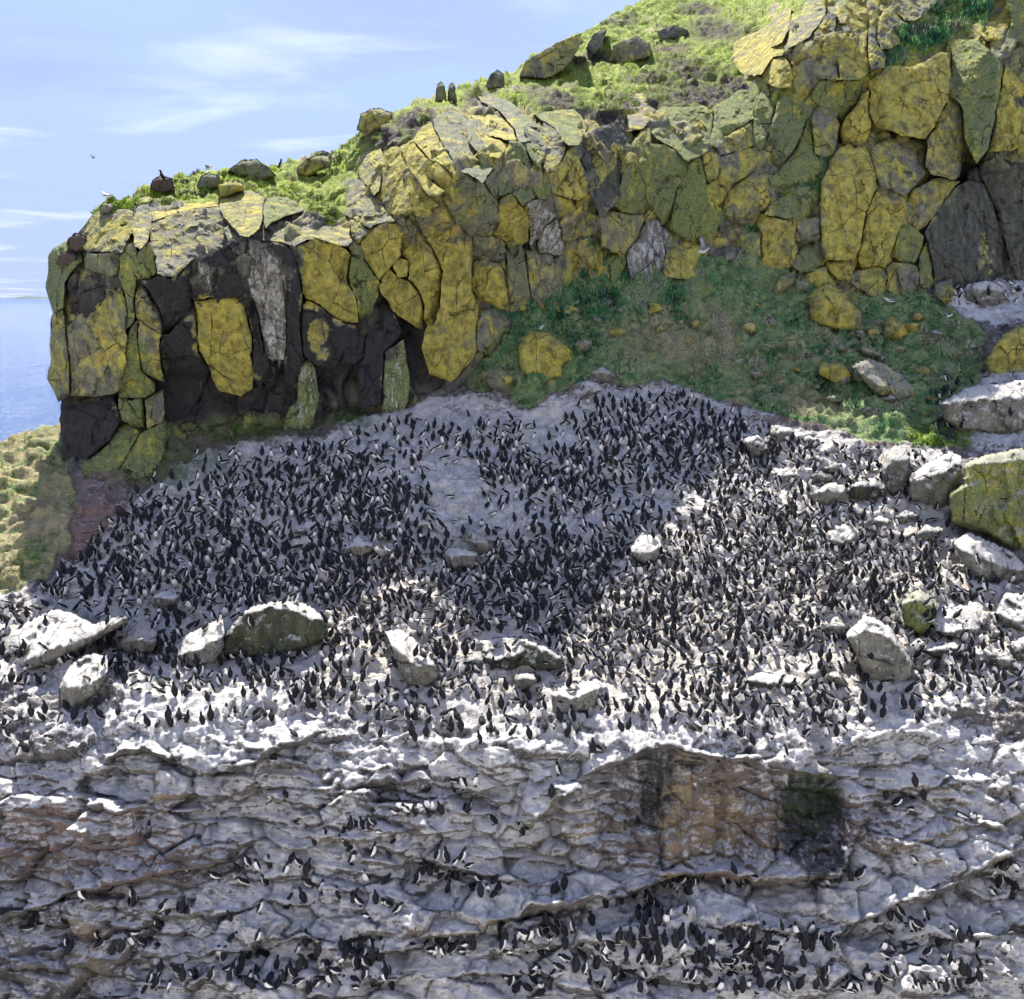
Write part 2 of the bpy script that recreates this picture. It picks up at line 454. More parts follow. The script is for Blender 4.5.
# ------------------------------------------------------------------ sea, far land
def build_sea():
    n = 60
    a = np.linspace(-1, 1, n)
    r = np.sign(a) * np.abs(a) ** 3 * 60000
    X, Yg = np.meshgrid(r, r)
    V = np.stack([X.ravel(), Yg.ravel(), np.zeros(n * n)], -1)
    i = np.arange(n * n).reshape(n, n)
    F = np.stack([i[:-1, :-1], i[:-1, 1:], i[1:, 1:], i[1:, :-1]], -1).reshape(-1, 4)
    o = mesh_obj('sea', V, F, M_SEA); tag(o, kind='structure')
build_sea()
def build_far_land():
    # a low strip of land on the horizon
    D = 14000.0; V = []; F = []
    xs = np.linspace(-7050, -6330, 26)
    for k, x in enumerate(xs):
        e = math.sin(math.pi * k / 25.0) ** .5
        h = e * (26 + 22 * float(vnoise(np.array([[k * .37, 0, 0]]), 3)[0])) + 1
        V += [(x, D, -2), (x, D + 150 * e + 5, h), (x, D + 900 * e + 30, h * .8), (x, D + 1400, -2)]
    for k in range(25):
        for j in range(3):
            a = k * 4 + j; F.append((a, a + 4, a + 5, a + 1))
    o = mesh_obj('far_land', V, F, M_FAR); tag(o, kind='structure')
build_far_land()

# ------------------------------------------------------------------ the colony slope
GC = []
def col(x, *yz):
    for y, Yd in yz: GC.append((x, y, Yd))
col(-350, (1150, 22.9), (999, 25.2), (880, 27), (740, 29), (600, 36), (500, 42), (450, 47))
col(0, (1150, 22.4), (999, 24.4), (880, 26.7), (760, 28), (700, 30), (600, 35.5), (500, 41), (440, 46.5))
col(55, (420, 48.6)); col(130, (480, 42.4), (600, 35.6), (700, 29.8), (440, 46))
col(250, (440, 44.8), (540, 38.6), (640, 33), (715, 28.9), (800, 27.6), (880, 26.5), (940, 25.3), (999, 24.3), (1150, 22.4), (390, 50))
col(400, (410, 46.6), (360, 53))
col(512, (395, 47.4), (480, 42.2), (583, 36), (640, 32.7), (700, 29.6), (735, 27.9), (800, 27.2), (880, 26.5), (940, 25.1), (999, 24.1), (1150, 22.3), (330, 50.4), (290, 53))
col(620, (300, 53.3), (340, 51.5))
col(700, (268, 56.3), (340, 53), (400, 48.9), (440, 45.8), (540, 38.6), (640, 32.9), (730, 28.1), (800, 27.5), (875, 27.0), (940, 25.1), (999, 24.1), (1150, 22.3))
col(820, (240, 60), (290, 57.6))
col(900, (295, 58.2), (340, 54.5), (400, 48.8), (440, 45.6), (540, 38.9), (640, 33.3), (730, 28.9), (800, 27.9), (880, 26.7), (999, 24.2), (1150, 22.3))
col(1024, (290, 59.4), (330, 55.5))
col(1250, (290, 60.5), (400, 49.2), (540, 39), (730, 29.2), (880, 26.9), (999, 24.4), (1150, 22.5))
G_TPS = TPS(GC)
LEDGES = [  # edges of the beds on the lower rock face: polyline, overhang, run-in
    ([(360, 962), (445, 936), (540, 916), (640, 892), (700, 872), (760, 881), (800, 885), (838, 876), (856, 836), (872, 812)], .62, 34),
    ([(690, 926), (737, 930), (790, 938), (840, 933), (880, 915), (930, 896), (975, 872), (1040, 838)], .48, 28),
    ([(-60, 935), (0, 922), (77, 892), (140, 877), (183, 868), (225, 862), (256, 846), (262, 830)], .5, 26),
    ([(60, 940), (150, 925), (250, 906), (340, 900)], .25, 18),
    ([(90, 772), (125, 756), (150, 752), (200, 770), (240, 766), (300, 742), (330, 735)], .42, 26),
    ([(500, 838), (530, 822), (560, 800), (593, 777), (632, 754), (668, 752), (722, 764), (760, 764)], .62, 30),
    ([(720, 762), (780, 772), (836, 786)], .35, 20),
    ([(340, 986), (420, 976), (500, 970), (560, 985)], .4, 20),
    ([(370, 846), (450, 866), (520, 884), (560, 890)], .28, 16),
    ([(250, 852), (330, 846), (400, 836), (470, 824), (520, 800)], .26, 18),
    ([(300, 800), (370, 790), (440, 780), (520, 762)], .22, 18),
    ([(860, 800), (920, 790), (990, 780), (1060, 765)], .3, 20),
    ([(880, 850), (940, 842), (1010, 820), (1060, 810)], .3, 20),
    ([(-40, 800), (40, 808), (110, 815), (180, 812), (250, 800)], .24, 20),
    ([(-40, 862), (50, 850), (130, 838), (220, 822)], .2, 16),
    ([(-40, 985), (70, 965), (180, 955), (300, 945), (350, 940)], .3, 18),
    ([(360, 505), (400, 520), (440, 532), (490, 540), (530, 553)], .28, 14),
    ([(470, 470), (530, 478), (600, 470), (650, 462)], .18, 12),
    ([(560, 520), (610, 510), (670, 500), (720, 480)], .16, 12),
    ([(180, 500), (260, 486), (340, 470), (420, 450)], .16, 12),
    ([(690, 940), (560, 948), (480, 955)][::-1], .2, 14),
    ([(860, 960), (930, 945), (1000, 935), (1050, 915)], .3, 16),
]
def ground_depth(x, y, detail=True):
    x = np.asarray(x, float); y = np.asarray(y, float)
    Y = G_TPS(x, y)
    if not detail: return Y
    wob = 5 * vnoise(np.stack([x * .03, y * .03, 0 * x], -1), 5) + 2.5 * vnoise(np.stack([x * .11, y * .11, 0 * x], -1), 6)
    for pl, s, L in LEDGES:
        s = 1.25 * s if s > .33 else .9 * s
        p = np.array(pl, float)
        yl = np.interp(x, p[:, 0], p[:, 1]) + wob
        fade = smooth(p[0, 0] - 4, p[0, 0] + 40, x) * (1 - smooth(p[-1, 0] - 40, p[-1, 0] + 4, x))
        d = yl - y
        up = np.where(d > 0, np.exp(-np.clip(d, 0, None) / L), 0) * smooth(-2.5, 4.5, d)
        dn = np.where(d <= 0, np.exp(np.clip(d, None, 0) / 10.0), 0)
        Y = Y - s * fade * up + .35 * s * fade * dn
    # the stained wall under the lip is fluted by seeping water
    wall = soft_poly(x, y, [(600, 775), (650, 762), (760, 772), (840, 790), (846, 870), (700, 866), (600, 885)], 10)
    Y = Y + wall * (.35 + .30 * vnoise(np.stack([x * .035, y * .006, 0 * x], -1), 38) + .16 * vnoise(np.stack([x * .11, y * .012, 0 * x], -1), 39))
    return Y
YTOP_X = [-500, -100, 0, 40, 58, 75, 120, 400, 500, 600, 700, 820, 1000, 1600]
YTOP_Y = [480, 455, 441, 427, 419, 421, 420, 350, 310, 275, 250, 235, 250, 250]
GREEN_SLOPE = [(470, 318), (505, 296), (560, 285), (620, 255), (700, 255), (760, 250), (830, 265), (900, 285), (950, 308), (985, 338), (978, 378), (945, 395), (935, 420), (970, 445), (900, 442), (850, 428), (790, 418), (720, 402), (650, 380), (590, 378), (550, 392), (530, 412), (500, 392), (470, 386)]
LEFT_GRASS = [(-600, 430), (-100, 440), (0, 420), (70, 400), (66, 470), (80, 500), (70, 540), (40, 575), (0, 592), (-100, 600), (-600, 620)]
COLONY = [(-60, 612), (30, 595), (72, 560), (92, 535), (130, 492), (175, 455), (260, 447), (330, 438), (400, 412), (450, 394), (520, 402), (600, 386), (645, 379), (700, 396), (760, 420), (830, 436), (880, 445), (950, 446), (955, 540), (1024, 570), (1100, 575), (1100, 690), (960, 702), (900, 722), (840, 735), (760, 740), (680, 730), (620, 724), (560, 732), (480, 738), (420, 733), (340, 718), (280, 718), (200, 708), (130, 702), (90, 690), (60, 682), (0, 692), (-60, 692)]
def build_ground():
    xs = np.concatenate([np.linspace(-480, -190, 20)[:-1], np.arange(-190, -40, 4.0), np.arange(-40, 1065, 1.75), np.arange(1066, 1260, 4.0), np.linspace(1262, 1560, 20)])
    nr = 560
    t = np.linspace(0, 1, nr)
    ytop = np.interp(xs, YTOP_X, YTOP_Y)
    X = np.repeat(xs[None], nr, 0)
    Yp = 1165 + (ytop[None] - 1165) * t[:, None]
    D = ground_depth(X, Yp)
    P = place(X, Yp, D)
    P0 = place(X, Yp, ground_depth(X, Yp, False))
    # masks, in the place's own patches
    n1 = fbm(np.stack([P[..., 0] * .5, P[..., 1] * .5, P[..., 2] * .5], -1), 4, 21)
    wx, wy = X + 9 * n1, Yp + 9 * fbm(P * .5, 3, 31)
    grass = np.maximum(soft_poly(wx, wy, GREEN_SLOPE, 9), soft_poly(wx, wy, LEFT_GRASS, 8))
    left_g = soft_poly(wx, wy, LEFT_GRASS, 8)
    steep = smooth(715, 770, wy)
    guano = (.60 + .22 * n1) * soft_poly(wx, wy, COLONY, 14)
    guano = np.maximum(guano, (.76 + .24 * n1 - .16 * soft_ell(wx, wy, 60, 870, 200, 120)) * steep)
    for e in [(480, 500, 150, 60), (600, 470, 130, 55), (440, 430, 90, 30), (560, 545, 90, 25), (240, 470, 60, 25), (1000, 410, 60, 35), (985, 300, 50, 20)]:
        guano = np.maximum(guano, (.86 + .2 * n1) * soft_ell(wx, wy, *e))
    for e in [(300, 640, 500, 60), (650, 640, 350, 100), (180, 725, 160, 22), (560, 745, 250, 20), (780, 720, 150, 25)]:
        guano = np.maximum(guano, (.62 + .24 * n1) * soft_ell(wx, wy, *e))
    for e in [(640, 965, 160, 40), (930, 930, 160, 50), (400, 860, 160, 40), (900, 760, 110, 45), (330, 950, 120, 30), (480, 790, 90, 30), (760, 905, 110, 20)]:
        guano = np.maximum(guano, .72 * soft_ell(wx, wy, *e))
    for e in [(60, 850, 120, 40), (40, 960, 110, 60), (700, 820, 150, 62), (720, 820, 120, 55), (400, 800, 60, 25), (900, 820, 60, 25), (560, 930, 60, 15), (200, 870, 60, 20)]:
        guano -= .26 * soft_ell(wx, wy, *e)
    foot = soft_poly(wx, wy, [(90, 440), (400, 380), (470, 370), (450, 396), (400, 412), (330, 436), (200, 455), (160, 478), (110, 520), (80, 545), (66, 520), (80, 480)], 9)
    guano -= .55 * foot
    qx = 7 * vnoise(np.stack([X * .06, Yp * .03, 0 * X], -1), 35) + 6 * vnoise(np.stack([X * .2, Yp * .02, 0 * X], -1), 36)
    wx = wx + qx
    dark = np.zeros_like(X)
    for e, a in [((652, 800, 13, 65), .8), ((692, 775, 10, 30), .4), ((60, 870, 120, 26), .45), ((200, 862, 60, 14), .5), ((60, 705, 70, 10), .4), ((560, 918, 120, 10), .35), ((30, 970, 80, 40), .4), ((800, 800, 20, 60), .4)]:
        dark = np.maximum(dark, a * soft_ell(wx, wy, *e, .35))
    wy2 = wy + 9 * vnoise(np.stack([X * .16, Yp * .02, 0 * X], -1), 37)
    dark = np.maximum(dark, .95 * soft_poly(wx, wy2, [(778, 778), (800, 768), (826, 780), (848, 802), (838, 840), (846, 870), (815, 886), (790, 874), (776, 848), (786, 812)], 8))
    dark = np.maximum(dark, .9 * soft_poly(wx, wy2, [(638, 760), (662, 756), (670, 800), (660, 850), (668, 878), (640, 872), (648, 830), (634, 800)], 6))
    dark = np.maximum(dark, .55 * soft_ell(wx, wy, 800, 826, 70, 66, .5))
    ochre = np.zeros_like(X)
    for e, a in [((160, 778, 26, 18), .9), ((672, 820, 16, 60), 1.), ((560, 835, 50, 40), .5), ((720, 830, 26, 45), .8), ((772, 850, 14, 32), 1.), ((585, 860, 10, 40), .8), ((940, 850, 60, 22), .6), ((300, 850, 45, 14), .7), ((740, 905, 90, 22), .55), ((470, 925, 60, 10), .6), ((990, 800, 60, 30), .35), ((90, 950, 20, 50), .4)]:
        ochre = np.maximum(ochre, a * soft_ell(wx, wy, *e, .4))
    algae = np.zeros_like(X)
    for e, a in [((160, 462, 70, 22), .8), ((250, 430, 60, 16), 1.), ((345, 418, 30, 14), 1.), ((812, 800, 30, 30), .45), ((955, 430, 30, 14), .8)]:
        algae = np.maximum(algae, a * soft_ell(wx, wy, *e, .5))
    dry = np.clip(.10 + .85 * left_g + .5 * soft_ell(wx, wy, 690, 335, 60, 35) + .5 * soft_ell(wx, wy, 770, 400, 100, 20) + .5 * soft_ell(wx, wy, 820, 345, 50, 20), 0, 1)
    pur = np.clip(soft_ell(wx, wy, 90, 520, 60, 45) + soft_ell(wx, wy, 740, 830, 120, 60) + soft_ell(wx, wy, 110, 830, 110, 60) + .7 * soft_ell(wx, wy, 720, 410, 90, 16) + foot, 0, 1)
    mud = np.clip(.95 * soft_ell(wx, wy, 640, 620, 420, 85, .4) + .6 * soft_ell(wx, wy, 860, 560, 160, 110, .4) + .5 * soft_ell(wx, wy, 120, 600, 200, 60) + .28 * soft_poly(wx, wy, COLONY, 10), 0, 1)
    # relief: beds and broken rock on the steep face, cobbly slope, tussocks in the turf
    du = np.gradient(P0, axis=1); dv = np.gradient(P0, axis=0)
    N = np.cross(du, dv); N /= np.linalg.norm(N, axis=-1, keepdims=True) + 1e-9
    N = np.where(N[..., 2:3] < 0, -N, N)
    rot = P @ np.array([[1, 0, .10], [0, 1, .12], [0, 0, 1]])
    bedv = ridged(rot * np.array([.30, .30, 2.6]), 4, 41)
    val, tl, ed = cells(rot * np.array([.55, .55, 1.25]) + .25 * fbm(P * 1.2, 2, 44)[..., None], 43)
    v2, t2, e2 = cells(rot * np.array([1.7, 1.7, 2.4]), 47)
    v3, t3, e3 = cells(rot * np.array([3.0, 3.0, 8.5]), 48)
    blocky = .26 * val + .45 * tl - .16 * (1 - smooth(0, .10, ed))
    small = .07 * v2 + .17 * t2 + .030 * v3 + .06 * t3
    f1 = fbm(P * .55, 4, 51); f2 = fbm(P * 2.6, 4, 52); f3 = fbm(P * 8.0, 3, 53)
    disp_face = .24 * bedv + 1.15 * blocky + 1.3 * small + .22 * f1 + .09 * f2 + .025 * f3
    disp_ramp = .45 * (.26 * val + .45 * tl) + 1.0 * small + .24 * f1 + .11 * f2 + .035 * f3
    tus, _, te = cells(P * np.array([1.05, 1.05, .6]), 57)
    disp_turf = .40 * f1 + .22 * smooth(0, .5, te) * (1 + .8 * tus) - .14 + .20 * f2 + .06 * f3
    slope_turf = .46 * f1 + .24 * f2 + .26 * smooth(0, .45, te) * (1 + .6 * tus) - .15
    disp = disp_ramp * (1 - steep) + disp_face * steep
    disp = disp * (1 - grass) + grass * (disp_turf * left_g + slope_turf * (1 - left_g))
    P = P + N * disp[..., None]
    # the far side of the crest falls away; the near foot goes down to the water
    top = P[-1]; bot = P[0]
    rows = [bot + np.array([0, -3.2, 0]) * 1 + np.array([0, 0, -1.0]) * (bot[:, 2:3] + 2) * f for f in (1.0, .5, .18)]
    tails = [top + np.array([0, a, b]) for a, b in ((1.0, -.7), (4, -5), (9, -14), (14, -30))]
    G = np.concatenate([np.stack(rows), P, np.stack(tails)], 0)
    n0, n1_ = len(rows), len(tails)
    pad = lambda a: np.concatenate([np.repeat(a[:1], n0, 0), a, np.repeat(a[-1:], n1_, 0)], 0)
    R, C = G.shape[:2]
    i = np.arange(R * C).reshape(R, C)
    F = np.stack([i[:-1, :-1], i[:-1, 1:], i[1:, 1:], i[1:, :-1]], -1).reshape(-1, 4)
    o = mesh_obj('colony_slope', G.reshape(-1, 3), F, M_GROUND, smooth_=False)
    attr4(o, 'm1', np.stack([pad(a) for a in (guano, grass, dark, ochre)], -1).reshape(-1, 4))
    attr4(o, 'm2', np.stack([pad(a) for a in (algae, dry, pur, mud)], -1).reshape(-1, 4))
    tag(o, kind='structure')
    # coarser copy for standing birds on
    Q = P[::2, ::2]; r, c = Q.shape[:2]; j = np.arange(r * c).reshape(r, c)
    collide(Q.reshape(-1, 3), np.stack([j[:-1, :-1], j[:-1, 1:], j[1:, 1:], j[1:, :-1]], -1).reshape(-1, 4))
build_ground()

def build_unseen_headland():
    """unseen pale rock under and behind the viewer, added to bounce sunlight back"""
    n = 70
    xs = np.linspace(-110, 110, n); prof = [(17.5, 3.0), (14.5, 4.0), (11.5, 6.0), (9.2, 10), (7.6, 14), (5.8, 18.5), (4.0, 22.5), (2.4, 25.2), (.6, 27.0), (-3, 28.2), (-9, 30.5), (-18, 35), (-32, 43), (-50, 53), (-70, 62)]
    G = np.array([[(x, a + .0004 * x * x * (1 if k > 3 else .3), z) for x in xs] for k, (a, z) in enumerate(prof)])
    f = fbm(G * .22, 4, 201); f2 = fbm(G * .9, 3, 202)
    calm = smooth(2, 12, np.hypot(G[..., 0], G[..., 1] - 0))
    G[..., 1] += (1.5 * f + .4 * f2) * calm * (G[..., 2] < 27.5); G[..., 2] += (.7 * f) * calm * (G[..., 2] > 25)
    R, C = G.shape[:2]; i = np.arange(R * C).reshape(R, C)
    F = np.stack([i[:-1, :-1], i[:-1, 1:], i[1:, 1:], i[1:, :-1]], -1).reshape(-1, 4)
    o = mesh_obj('unseen_headland', G.reshape(-1, 3), F, M_GROUND)
    top = smooth(26.5, 28.5, G[..., 2]) * .45
    z = np.zeros((R, C))
    attr4(o, 'm1', np.stack([.8 * (1 - top), top, z, z], -1).reshape(-1, 4)); attr4(o, 'm2', np.stack([z, z + .5, z, z], -1).reshape(-1, 4))
    tag(o, kind='structure')
build_unseen_headland()  # unseen ground, raised and whitened to throw sunlight onto the shaded faces
# ------------------------------------------------------------------ the cliff
CC = [(60, 465, 44.6), (120, 470, 43.3), (200, 440, 45), (300, 435, 45.4), (390, 410, 46.9), (450, 385, 48), (480, 330, 49.6), (560, 330, 51.2), (620, 300, 53.4), (690, 285, 55.9), (760, 290, 57.2), (850, 295, 58.1), (950, 295, 59.2), (1024, 290, 60), (1250, 290, 61),
      (60, 330, 44.8), (120, 330, 44), (200, 330, 45.5), (300, 330, 46), (390, 300, 47.5), (450, 260, 49.5), (550, 250, 52.7), (650, 220, 56.5), (740, 220, 58.6), (830, 200, 58.5), (900, 200, 59), (985, 200, 62), (1030, 200, 61.5),
      (60, 250, 46), (110, 207, 46), (190, 208, 46), (300, 215, 47), (380, 170, 50), (440, 115, 53), (540, 112, 56.5), (600, 110, 59), (680, 110, 60.5), (760, 105, 62), (850, 110, 61.5), (920, 80, 62), (1000, 60, 63), (1030, 60, 63),
      (110, 200, 47), (160, 178, 53), (220, 168, 57), (330, 152, 62), (260, 185, 52), (370, 112, 62.5), (440, 90, 67), (500, 75, 73), (560, 45, 82), (600, 85, 67), (650, 60, 75), (700, 95, 66), (640, 0, 100), (720, 35, 79), (790, 20, 66.5), (870, 5, 66), (940, 30, 66.5), (1000, 10, 66), (850, -60, 85), (1024, -60, 70), (750, -60, 120), (1250, -60, 72), (1250, 110, 64), (1250, 200, 62)]
C_TPS = TPS(CC)
BASE_X = [40, 60, 100, 150, 180, 200, 300, 350, 400, 450, 475, 500, 560, 600, 640, 700, 760, 850, 900, 950, 1024, 1400]
BASE_Y = [455, 463, 480, 476, 456, 446, 438, 430, 406, 386, 352, 322, 326, 302, 282, 280, 290, 300, 302, 302, 292, 292]
SKY_X = [40, 60, 95, 110, 150, 200, 260, 330, 355, 375, 440, 500, 550, 600, 650, 700, 800, 900, 1400]
SKY_Y = [250, 247, 206, 200, 184, 169, 163, 155, 132, 118, 92, 77, 46, 22, -4, -32, -72, -95, -150]
LEFT_Y = [-200, 180, 199, 206, 228, 244, 250, 275, 288, 300, 312, 335, 345, 365, 380, 395, 405, 420, 440, 465, 560]
LEFT_X = [104, 104, 98, 92, 87, 60, 50, 47, 45, 48, 51, 51, 49, 50, 46, 54, 60, 58, 60, 62, 64]
T1 = [(88, 214), (110, 196), (200, 150), (340, 130), (352, 185), (346, 206), (330, 226), (306, 208), (285, 197), (262, 194), (240, 190), (212, 199), (150, 203), (120, 212)]
T2 = [(340, 205), (345, 140), (440, 75), (520, 50), (640, -40), (900, -190), (1400, -190), (1200, -60), (860, -12), (740, 38), (730, 58), (748, 84), (718, 104), (660, 108), (600, 118), (585, 108), (540, 112), (490, 94), (440, 113), (400, 145), (368, 152), (352, 178)]
T3 = [(772, 200), (800, 182), (815, 150), (845, 105), (862, 82), (890, 68), (945, 42), (985, 28), (1000, -10), (925, -10), (884, 48), (862, 75), (840, 118), (826, 160), (822, 200), (800, 196)]
HEATHS = [(590, 62, 20, 6), (655, 78, 26, 7), (540, 92, 16, 6), (670, 50, 20, 6), (480, 100, 14, 6), (620, 20, 18, 5), (700, 10, 24, 5), (410, 118, 18, 7), (430, 125, 40, 12), (385, 140, 20, 12), (600, 118, 45, 14), (640, 108, 40, 14), (690, 70, 30, 12), (700, 92, 45, 12), (560, 100, 25, 10), (720, 30, 30, 10), (740, 85, 30, 10)]
def build_cliff():
    x0 = np.concatenate([np.arange(45, 1066, 1.9), np.arange(1068, 1250, 4.0), np.linspace(1254, 1400, 14)])
    nr = 330
    t = np.linspace(0, 1, nr)
    xb, xt = x0.copy(), x0.copy()
    for _ in range(12):
        yb = np.interp(xb, BASE_X, BASE_Y) + 6; ys = np.interp(xt, SKY_X, SKY_Y)
        lb, lt = np.interp(yb, LEFT_Y, LEFT_X), np.interp(ys, LEFT_Y, LEFT_X)
        xb = .5 * xb + .5 * (lb + (x0 - 45) * (1400 - lb) / 1355); xt = .5 * xt + .5 * (lt + (x0 - 45) * (1400 - lt) / 1355)
    Yp = yb[None] + (ys - yb)[None] * t[:, None]
    xl = np.interp(Yp, LEFT_Y, LEFT_X)
    X = xl + (x0[None] - 45) * (1400 - xl) / (1400 - 45)
    D = C_TPS(X, Yp)
    # round the prow off towards the sea
    e = np.clip((X - xl) / 22.0, 0, 1)
    D = D + 2.2 * (1 - np.sqrt(np.clip(1 - (1 - e) ** 2, 0, 1)))
    # hollows under the overhangs, clefts
    for (cx, cy, rx, ry, dep) in [(190, 405, 75, 30, .6), (330, 400, 40, 36, .5), (405, 345, 16, 40, 1.0), (90, 430, 28, 34, .5), (965, 140, 16, 50, 2.6), (1012, 240, 26, 50, 1.8), (905, 140, 26, 14, .8), (265, 250, 20, 60, .35), (130, 330, 6, 90, .5), (845, 120, 8, 40, .8), (668, 185, 6, 26, 1.0), (612, 220, 7, 30, .7), (470, 190, 14, 18, .3), (640, 250, 16, 26, .5)]:
        D = D + dep * np.exp(-(((X - cx) / rx) ** 2 + ((Yp - cy) / ry) ** 2))
    P = place(X, Yp, D)
    n1 = fbm(P * .45, 4, 61); wx = X + 8 * n1; wy = Yp + 8 * fbm(P * .45, 3, 63)
    gr1 = soft_poly(wx, wy, T1, 5); gr2 = soft_poly(wx, wy, T2, 6); gr3 = soft_poly(wx, wy, T3, 5)
    grass = np.maximum(np.maximum(gr1, gr2), .85 * gr3)
    for q in [(790, 205, 26, 10), (755, 232, 18, 14), (600, 255, 30, 30), (560, 300, 40, 30), (700, 262, 40, 14), (455, 190, 22, 8), (395, 212, 20, 8), (770, 90, 40, 12), (880, 290, 30, 8), (590, 220, 10, 30), (500, 240, 60, 5)]:
        grass = np.maximum(grass, .50 * soft_ell(wx, wy, *q))
    heath = np.zeros_like(X)
    for q in HEATHS: heath = np.maximum(heath, soft_ell(wx, wy, *q, .6))
    yellow = .40 + .20 * smooth(180, 420, X) * smooth(430, 250, Yp) + 0 * X
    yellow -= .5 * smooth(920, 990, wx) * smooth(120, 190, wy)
    green = .20 + .22 * smooth(560, 660, wx) + .5 * soft_ell(wx, wy, 110, 450, 60, 40) + .5 * soft_ell(wx, wy, 250, 425, 130, 14)
    dark = .48 * smooth(210, 330, wy) * (1 - smooth(400, 520, wx)) + .30  # low left darkened for wet black rock and for painted deep shade
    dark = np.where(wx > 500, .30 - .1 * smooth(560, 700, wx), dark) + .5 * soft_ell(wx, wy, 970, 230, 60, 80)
    dark -= .30 * soft_ell(wx, wy, 210, 430, 140, 16) + .25 * soft_ell(wx, wy, 390, 400, 60, 18)
    white = .14 + .25 * soft_ell(wx, wy, 230, 370, 170, 40) + .55 * soft_ell(wx, wy, 275, 310, 24, 60) + .6 * soft_ell(wx, wy, 645, 250, 14, 26) + .4 * soft_ell(wx, wy, 550, 235, 20, 18) + .3 * soft_ell(wx, wy, 110, 430, 40, 40)
    du = np.gradient(P, axis=1); dv = np.gradient(P, axis=0)
    N = np.cross(du, dv); N /= np.linalg.norm(N, axis=-1, keepdims=True) + 1e-9
    N = np.where((N[..., 1:2] > 0.2), -N, N)
    Q = P @ np.array([[1, 0, .22], [0, 1, 0], [-.18, 0, 1]])
    val, tl, ed = cells(Q * np.array([.62, .5, .30]) + .2 * fbm(P, 2, 66)[..., None], 65)
    v2, t2, e2 = cells(Q * np.array([1.6, 1.2, .9]), 67)
    f1 = fbm(P * .5, 4, 71); f2 = fbm(P * 2.4, 4, 72); f3 = fbm(P * 8, 3, 73)
    rockd = .30 * val + .55 * tl - .22 * (1 - smooth(0, .09, ed)) + .10 * v2 + .26 * t2 + .10 * f1 + .07 * f2 + .03 * f3 - .32
    hum, _, he = cells(P * np.array([.9, .9, .9]), 75)
    turfd = .34 * f1 + .20 * smooth(0, .4, he) * (1 + .6 * hum) - .12 + .24 * f2 + .07 * f3
    amp = smooth(0, .03, t)[:, None] * (.25 + .75 * smooth(.1, .9, e))
    disp = rockd * (1 - grass) + turfd * grass
    P = P + N * (disp * amp)[..., None]
    b = P[0]
    rows = [b + np.array([0, a, z]) for a, z in ((3, -3.5), (1.2, -1.2))]
    tp = P[-1]
    tails = [tp + np.array([0, a, z]) for a, z in ((1.2, -.25), (4, -1.5), (9, -5), (16, -14), (22, -40))]
    G = np.concatenate([np.stack(rows), P, np.stack(tails)], 0)
    lf = G[:, :1]
    side = [lf + np.array([dx, dy, 0]) for dx, dy in ((3.2, 16), (1.6, 9), (.5, 4), (.05, 1.2))]
    G = np.concatenate(side + [G], 1)
    ns = len(side)
    def pad(a):
        a = np.concatenate([np.repeat(a[:1], 2, 0), a, np.repeat(a[-1:], 5, 0)], 0)
        return np.concatenate([np.repeat(a[:, :1], ns, 1), a], 1)
    R, C = G.shape[:2]; i = np.arange(R * C).reshape(R, C)
    F = np.stack([i[:-1, :-1], i[:-1, 1:], i[1:, 1:], i[1:, :-1]], -1).reshape(-1, 4)
    o = mesh_obj('cliff', G.reshape(-1, 3), F, M_CLIFF, smooth_=False)
    attr4(o, 'rk', np.stack([pad(a) for a in (yellow, green, dark, white)], -1).reshape(-1, 4))
    attr4(o, 'm3', np.stack([pad(a) for a in (grass, np.clip(.08 + .75 * smooth(.05, .5, fbm(P * .35, 3, 79)), 0, 1), heath, 0 * heath)], -1).reshape(-1, 4))
    tag(o, kind='structure')
    Qs = P[::2, ::2]; r, c = Qs.shape[:2]; j = np.arange(r * c).reshape(r, c)
    collide(Qs.reshape(-1, 3), np.stack([j[:-1, :-1], j[:-1, 1:], j[1:, 1:], j[1:, :-1]], -1).reshape(-1, 4))
    return o
CLIFF = build_cliff()

